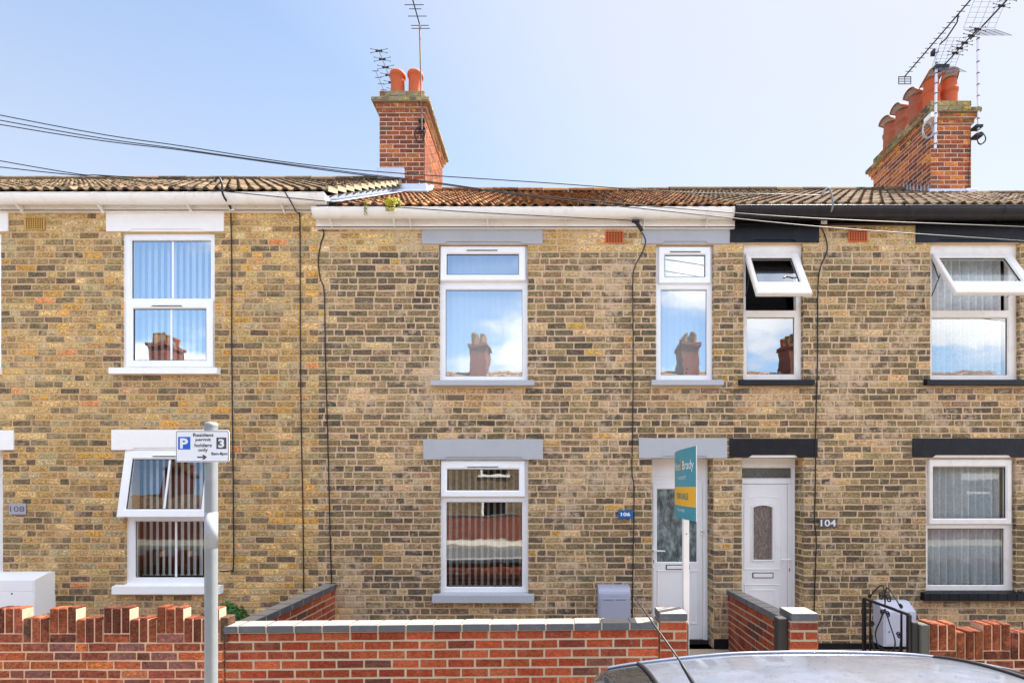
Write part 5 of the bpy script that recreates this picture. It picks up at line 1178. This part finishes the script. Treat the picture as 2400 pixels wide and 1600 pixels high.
mb = MB(); mb.lathe(bx, 0.17, [(0.0, zb_+0.012), (0.03, zb_+0.02), (0.048, zb_+0.055), (0.045, zb_+0.09), (0.03, zb_+0.115), (0.026, zb_+0.13), (0.026, zb_+0.148), (0.014, zb_+0.162), (0.0, zb_+0.165)], 18); mb.build('body', M['print_white'], t, smooth=True)
mb = MB(); mb.tube([(bx-0.015, 0.145, zb_+0.138), (bx-0.03, 0.125, zb_+0.134)], [0.006, 0.001], 6); mb.box(bx-0.025, bx-0.005, 0.13, 0.17, zb_, zb_+0.012, 0, ch=0.003); mb.box(bx+0.005, bx+0.025, 0.13, 0.17, zb_, zb_+0.012, 0, ch=0.003); mb.build('beak_and_feet', M['terracotta'], t)

# ------------------------------------------------------------------ car
def car(label, body_rgb, CX, CY, flip=False, group=None):
    t = thing('parked_car', (CX+1.8, CY, -0.04), label, 'car', group)
    E = [(-0.02, 0.32), (-0.03, 0.55), (0.0, 0.80), (0.05, 0.93), (0.12, 1.16), (0.165, 1.262), (0.192, 1.297), (0.229, 1.309), (0.325, 1.324), (0.483, 1.343), (0.676, 1.36), (0.843, 1.365), (1.01, 1.366), (1.2, 1.364), (1.375, 1.356), (1.53, 1.337), (1.718, 1.304), (1.85, 1.265), (2.1, 1.16), (2.4, 1.01), (2.62, 0.92), (2.9, 0.87), (3.2, 0.80), (3.45, 0.70), (3.56, 0.58), (3.58, 0.45), (3.55, 0.28)]
    ep = smooth_path([(x, 0, z) for x, z in E], 4); n = len(ep)
    def wtop(p):
        z = p.z; return 0.55+0.23*min(1, max(0, (1.30-z)/0.45))**0.8 if z > 0.85 else 0.78+0.03*min(1, (0.85-z)/0.3)
    rows = []; M_ = 14
    for i, p in enumerate(ep):
        w_ = wtop(p); 
        if p.x > 3.3: w_ *= 1-0.12*((p.x-3.3)/0.3)**2
        if p.x < 0.1: w_ *= 0.97
        crown = 0.065 if p.z > 1.25 else 0.03
        r = []
        for j in range(M_+1):
            q = j/M_; yy = w_*math.sin(q*math.pi/2); zz = p.z+crown*(1-abs(yy/w_)**2.4)
            dx = 0
            if p.z < 1.28 and (p.x < 0.2): dx = -0.05*(1-(yy/w_)**2)
            if p.x > 1.75: dx = 0.05*(1-(yy/w_)**2)
            r.append(Vector((p.x+dx, yy, zz)))
        # roof drip moulding, then the side
        wb = 0.815 if 0.2 < p.x < 3.2 else w_+0.01
        xs_ = max(0.02, min(3.5, p.x))
        r.append(Vector((p.x, w_+0.012, p.z-0.012))); r.append(Vector((p.x, w_+0.02, p.z-0.035 if p.z > 0.4 else p.z)))
        zb = 0.88+0.0*p.x; t0 = min(p.z-0.04, zb); r.append(Vector((xs_, max(w_, wb-0.02), t0)))
        r.append(Vector((xs_, wb, min(t0, 0.80)))); r.append(Vector((xs_, wb, min(t0, 0.5)))); r.append(Vector((xs_, wb-0.02, min(t0, 0.30)))); r.append(Vector((xs_, wb-0.08, min(t0, 0.22))))
        rows.append(r)
    K = len(rows[0])
    def add_faces(sel, name, m, parent=None, off=0.0, smooth=True):
        mb = MB(); idx = {}
        def vid(i, j, s_):
            key = (i, j, s_)
            if j == 0: key = (i, 0, 1)
            if key not in idx:
                v = rows[i][j]; idx[key] = len(mb.v)
                X = v.x if not flip else 3.6-v.x
                mb.v.append((CX+X, CY+key[2]*(v.y+off), v.z+off))
            return idx[key]
        for i in range(n-1):
            for j in range(K-1):
                if not sel(i, j): continue
                for s_ in (1, -1):
                    f = (vid(i, j, s_), vid(i+1, j, s_), vid(i+1, j+1, s_), vid(i, j+1, s_)); f = tuple(dict.fromkeys(f))
                    if len(f) > 2: mb.f.append(f); mb.m.append(0); mb.c.append((0.5, 0.5, 0.5))
        return mb.build(name, m, parent or t, smooth=smooth)
    def xi(i): return (ep[i].x+ep[i+1].x)/2
    def zi(i): return (ep[i].z+ep[i+1].z)/2
    rear = lambda i, j: j < M_-1 and xi(i) < 0.315 and 0.98 < zi(i)
    front = lambda i, j: j < M_-1 and xi(i) > 1.44 and xi(i) < 2.55 and zi(i) > 0.96
    side = lambda i, j: j == M_+2 and 0.35 < xi(i) < 2.15
    bm_ = bpy.data.materials.new('car_paint'); nt = NT(bm_); v = nt.coord(); sp_ = nt.noise(v, 160, 3, 0.8); du = nt.ramp(nt.noise(v, 5, 8, 0.7), 0.35, 0.8)
    base = lin(body_rgb); nt.put(nt.bsdf.inputs['Base Color'], nt.mix(nt.math('MULTIPLY', du, 0.5), nt.mix(sp_, tuple(x*0.6 for x in base), tuple(x*1.5 for x in base)), lin((150, 162, 188))))
    nt.bsdf.inputs['Metallic'].default_value = 0.35; nt.put(nt.bsdf.inputs['Roughness'], nt.math('ADD', nt.math('MULTIPLY', nt.noise(v, 40, 6, 0.8), 0.25), 0.18)); nt.bsdf.inputs['Coat Weight'].default_value = 0.8; nt.bsdf.inputs['Coat Roughness'].default_value = 0.06
    add_faces(lambda i, j: not (rear(i, j) or front(i, j) or side(i, j)), 'body', bm_)
    cg = mat('car_glass', (26, 30, 36), 0.06, var=0.3, dirt=(110, 112, 118), dirt_amt=0.4, dirt_scale=14, spec=0.9)
    add_faces(rear, 'rear_window', cg); add_faces(front, 'windscreen', cg); add_faces(side, 'side_windows', cg)
    # black seals
    for nm, xs_ in (('roof_seal', 0.318), ('windscreen_seal', 1.435)):
        i = min(range(n), key=lambda k: abs(ep[k].x-xs_) if ep[k].z > 1.2 else 9)
        P = [Vector((CX+(rows[i][j].x if not flip else 3.6-rows[i][j].x), CY+s_*rows[i][j].y, rows[i][j].z+0.003)) for s_, js in ((-1, range(M_, 0, -1)), (1, range(0, M_+1))) for j in js]
        mb = MB(); mb.tube(P, 0.008, 6); mb.build(nm, M['blackpl'], t, smooth=True)
    if not flip:
        mb = MB(); P = [Vector((CX+rows[i][M_].x, CY+s_*(rows[i][M_].y+0.0), rows[i][M_].z+0.004)) for s_ in (1,) for i in range(n) if 0.2 < ep[i].x < 2.0 and ep[i].z > 1.2]; mb.tube(P, 0.007, 6); mb.build('roof_moulding', bm_, t, smooth=True)
        b0 = Vector((WX(1640, 1.42), CAMY+1.42, 1.425)); b1 = PT(1592, 1545, 1.50); b2 = PT(1483, 1393, 1.62)
        mb = MB(); mb.tube([b0-Vector((-0.01, 0, 0.03)), b0, b0.lerp(b1, 0.8), b1, b2], [0.012, 0.007, 0.0055, 0.003, 0.002], 8); mb.build('aerial', M['blackpl'], t, smooth=True)
    for wx in (0.62, 2.95):
        for s_ in (-1, 1):
            y = CY+s_*0.74; mb = MB(); N = 28; prof = [(0.20, -0.09), (0.285, -0.095), (0.30, -0.07), (0.30, 0.07), (0.285, 0.095), (0.20, 0.09)]
            X = CX+(wx if not flip else 3.6-wx)
            vs = [(X+r_*math.cos(2*math.pi*k/N), y+o_, 0.26+r_*math.sin(2*math.pi*k/N)) for r_, o_ in prof for k in range(N)]
            mb.add(vs, [(i*N+k, i*N+(k+1) % N, (i+1)*N+(k+1) % N, (i+1)*N+k) for i in range(5) for k in range(N)]); w = mb.build('wheel', mat('tyre_rubber', (30, 30, 31), 0.85), t)
            mb = MB(); mb.add([(X+r_*math.cos(2*math.pi*k/N), y+s_*o_, 0.26+r_*math.sin(2*math.pi*k/N)) for r_, o_ in ((0.205, 0.075), (0.19, 0.06), (0.05, 0.075), (0.0, 0.078)) for k in range(N)], [(i*N+k, i*N+(k+1) % N, (i+1)*N+(k+1) % N, (i+1)*N+k) for i in range(3) for k in range(N)]); mb.build('rim', M['alu'], w)
    for s_ in (-1, 1):
        X0, X1 = (CX+3.42, CX+3.57) if not flip else (CX+0.03, CX+0.18); mb = MB(); mb.box(X0, X1, CY+s_*0.62-0.11, CY+s_*0.62+0.11, 0.58, 0.70, 0, ch=0.02); mb.build('headlight', M['alu'], t)
    return t
car('dusty dark grey car parked before the red brick wall, only roof and aerial showing', (112, 117, 130), 0.0, -4.6)

# ------------------------------------------------------------------ far side of the street (seen in the window reflections)
def far_brick(name, c1, c2, mo):
    m = bpy.data.materials.new(name); n = NT(m); t_ = n.node('ShaderNodeTexBrick'); tcn = n.node('ShaderNodeTexCoord'); mp = n.node('ShaderNodeMapping'); mp.inputs['Rotation'].default_value = (R(90), 0, 0)
    n.l.new(tcn.outputs['Object'], mp.inputs[0]); n.l.new(mp.outputs[0], t_.inputs['Vector'])
    for k, c in (('Color1', c1), ('Color2', c2), ('Mortar', mo)): t_.inputs[k].default_value = (*lin(c), 1)
    t_.inputs['Scale'].default_value = 4.4; t_.inputs['Mortar Size'].default_value = 0.02; t_.inputs['Row Height'].default_value = 0.33; t_.inputs['Brick Width'].default_value = 1.0
    n.put(n.bsdf.inputs['Base Color'], n.mix(0.5, t_.outputs[0], n.mix(n.noise(n.coord(), 3, 4), (0.6, 0.6, 0.6), (1.3, 1.3, 1.3)), 'MULTIPLY')); n.bsdf.inputs['Roughness'].default_value = 0.9; return m
FB = far_brick('far_gault_brick', (128, 108, 80), (84, 74, 60), (160, 134, 104)); FR = far_brick('far_red_brick', (128, 58, 42), (96, 48, 38), (150, 120, 104))
FY = -14.4
def far_house(X0, red, label):
    X1 = X0+4.86; h = thing('terraced_house', ((X0+X1)/2, FY, 0.1), label, 'house', 'houses on the far side of the street')
    ops = [(X0+0.9, X0+1.95, 0.72, 2.3), (X0+0.9, X0+1.95, 3.2, 4.8), (X0+3.4, X0+4.1, 0.12, 2.3), (X0+3.4, X0+4.1, 3.2, 4.8)]
    mb = MB(); mb.plate(X0, X1, 0.1, 5.1, ops, FY, FY-0.22, 0, 1, 0); mb.box(X0, X1, FY-7, FY-6.8, 0.1, 5.1, 1)
    for a in (X0+0.001, X1-0.101): mb.box(a, a+0.1, FY-6.8, FY-0.221, 0.1, 5.1, 1)
    mb.box(X0+0.1, X1-0.1, FY-2.6, FY-2.5, 0.1, 5.1, 1)
    mb.build('wall', [FR if red else FB, M['plaster']], h)
    mb = MB(); ya, yr = FY+0.2, FY-3.4; za, zr_ = 5.15, 7.35
    nn = 29; 
    for r in range(12):
        t0, t1 = r/12, (r+1)/12
        for k in range(nn*4):
            a, b = X0+(X1-X0)*k/(nn*4), X0+(X1-X0)*(k+1)/(nn*4); ha, hb = 0.03*abs(math.sin(k*math.pi/4)), 0.03*abs(math.sin((k+1)*math.pi/4))
            y0, y1 = ya+(yr-ya)*t0, ya+(yr-ya)*t1; z0, z1 = za+(zr_-za)*t0, za+(zr_-za)*t1
            mb.face([(a, y0, z0+ha+0.03), (b, y0, z0+hb+0.03), (b, y1, z1+hb), (a, y1, z1+ha)], 0, lin((150, 120, 96)) if (r*7+k//4) % 3 else lin((120, 98, 80)))
    mb.face([(X0, FY-7.0, 5.15), (X1, FY-7.0, 5.15), (X1, yr, zr_), (X0, yr, zr_)], 0, lin((130, 105, 85)))
    rf = mb.build('roof', M['tile_grey'], h, recalc=False)
    mb = MB(); mb.box(X0, X1, FY+0.03, FY+0.05, 4.95, 5.15); mb.box(X0, X1, FY, FY+0.05, 4.95, 4.96); mb.tube([(X0, FY+0.1, 5.12), (X1, FY+0.1, 5.12)], 0.055, 10); mb.build('gutter', M['gutter'], h)
    for (a, b, c, d_) in ops:
        w_ = MB(); gx = [(a+0.06, b-0.06, c+0.06, c+(d_-c)*0.62), (a+0.06, b-0.06, c+(d_-c)*0.68, d_-0.06)] if d_-c < 1.9 else [(a+0.12, b-0.12, 1.1, 1.9)]
        w_.plate(a, b, c, d_, gx, FY-0.06, FY-0.11, 0, 0, 0); w = w_.build('window' if d_-c < 1.9 else 'door', M['upvc'], h)
        for g in gx: p = MB(); p.face([(g[0], FY-0.08, g[2]), (g[1], FY-0.08, g[2]), (g[1], FY-0.08, g[3]), (g[0], FY-0.08, g[3])]); p.build('pane', M['glass_clear'], w)
        l_ = MB(); l_.box(a-0.2, b+0.2, FY, FY+0.02, d_, d_+0.22); l_.build('lintel', M['white'], h)
        if d_-c < 1.9: l_ = MB(); l_.box(a-0.1, b+0.1, FY, FY+0.06, c-0.07, c); l_.build('window_sill', M['white'], h)
    mb = MB(); cx = X0+0.35; mb.box(cx-0.36, cx+0.36, yr-0.6, yr+0.6, 6.6, 8.4, 0); mb.box(cx-0.44, cx+0.44, yr-0.68, yr+0.68, 8.4, 8.55, 0); ch = mb.build('chimney', FR, h)
    for k, dy in enumerate((-0.4, 0.0, 0.4)):
        for s_ in (-0.16, 0.16): p = MB(); p.lathe(cx+s_, yr+dy, [(0.12, 8.55), (0.11, 8.9), (0.13, 8.95), (0.12, 9.0), (0.09, 9.0), (0.09, 8.7)], 12); p.build('chimney_pot', M['pot_buff'] if k else M['terracotta_old'], ch)
for i, X0 in enumerate([-24.3, -19.44, -14.58, -9.72, -4.86, 0.0, 4.86, 9.72, 14.58]):
    far_house(X0+1.1, i == 2, 'brick terraced house on the far side of the street, mirrored in the windows')
mb = MB(); mb.box(-18, 18, -12.5, -12.39, 0.05, 0.95, 0); mb.box(-18, 18, -12.52, -12.37, 0.95, 1.01, 1); o = mb.build('garden_wall', [FR, M['coping']], base=(0, -12.45, 0.05)); tag(o, 'long low brick wall on the far pavement', 'garden wall')
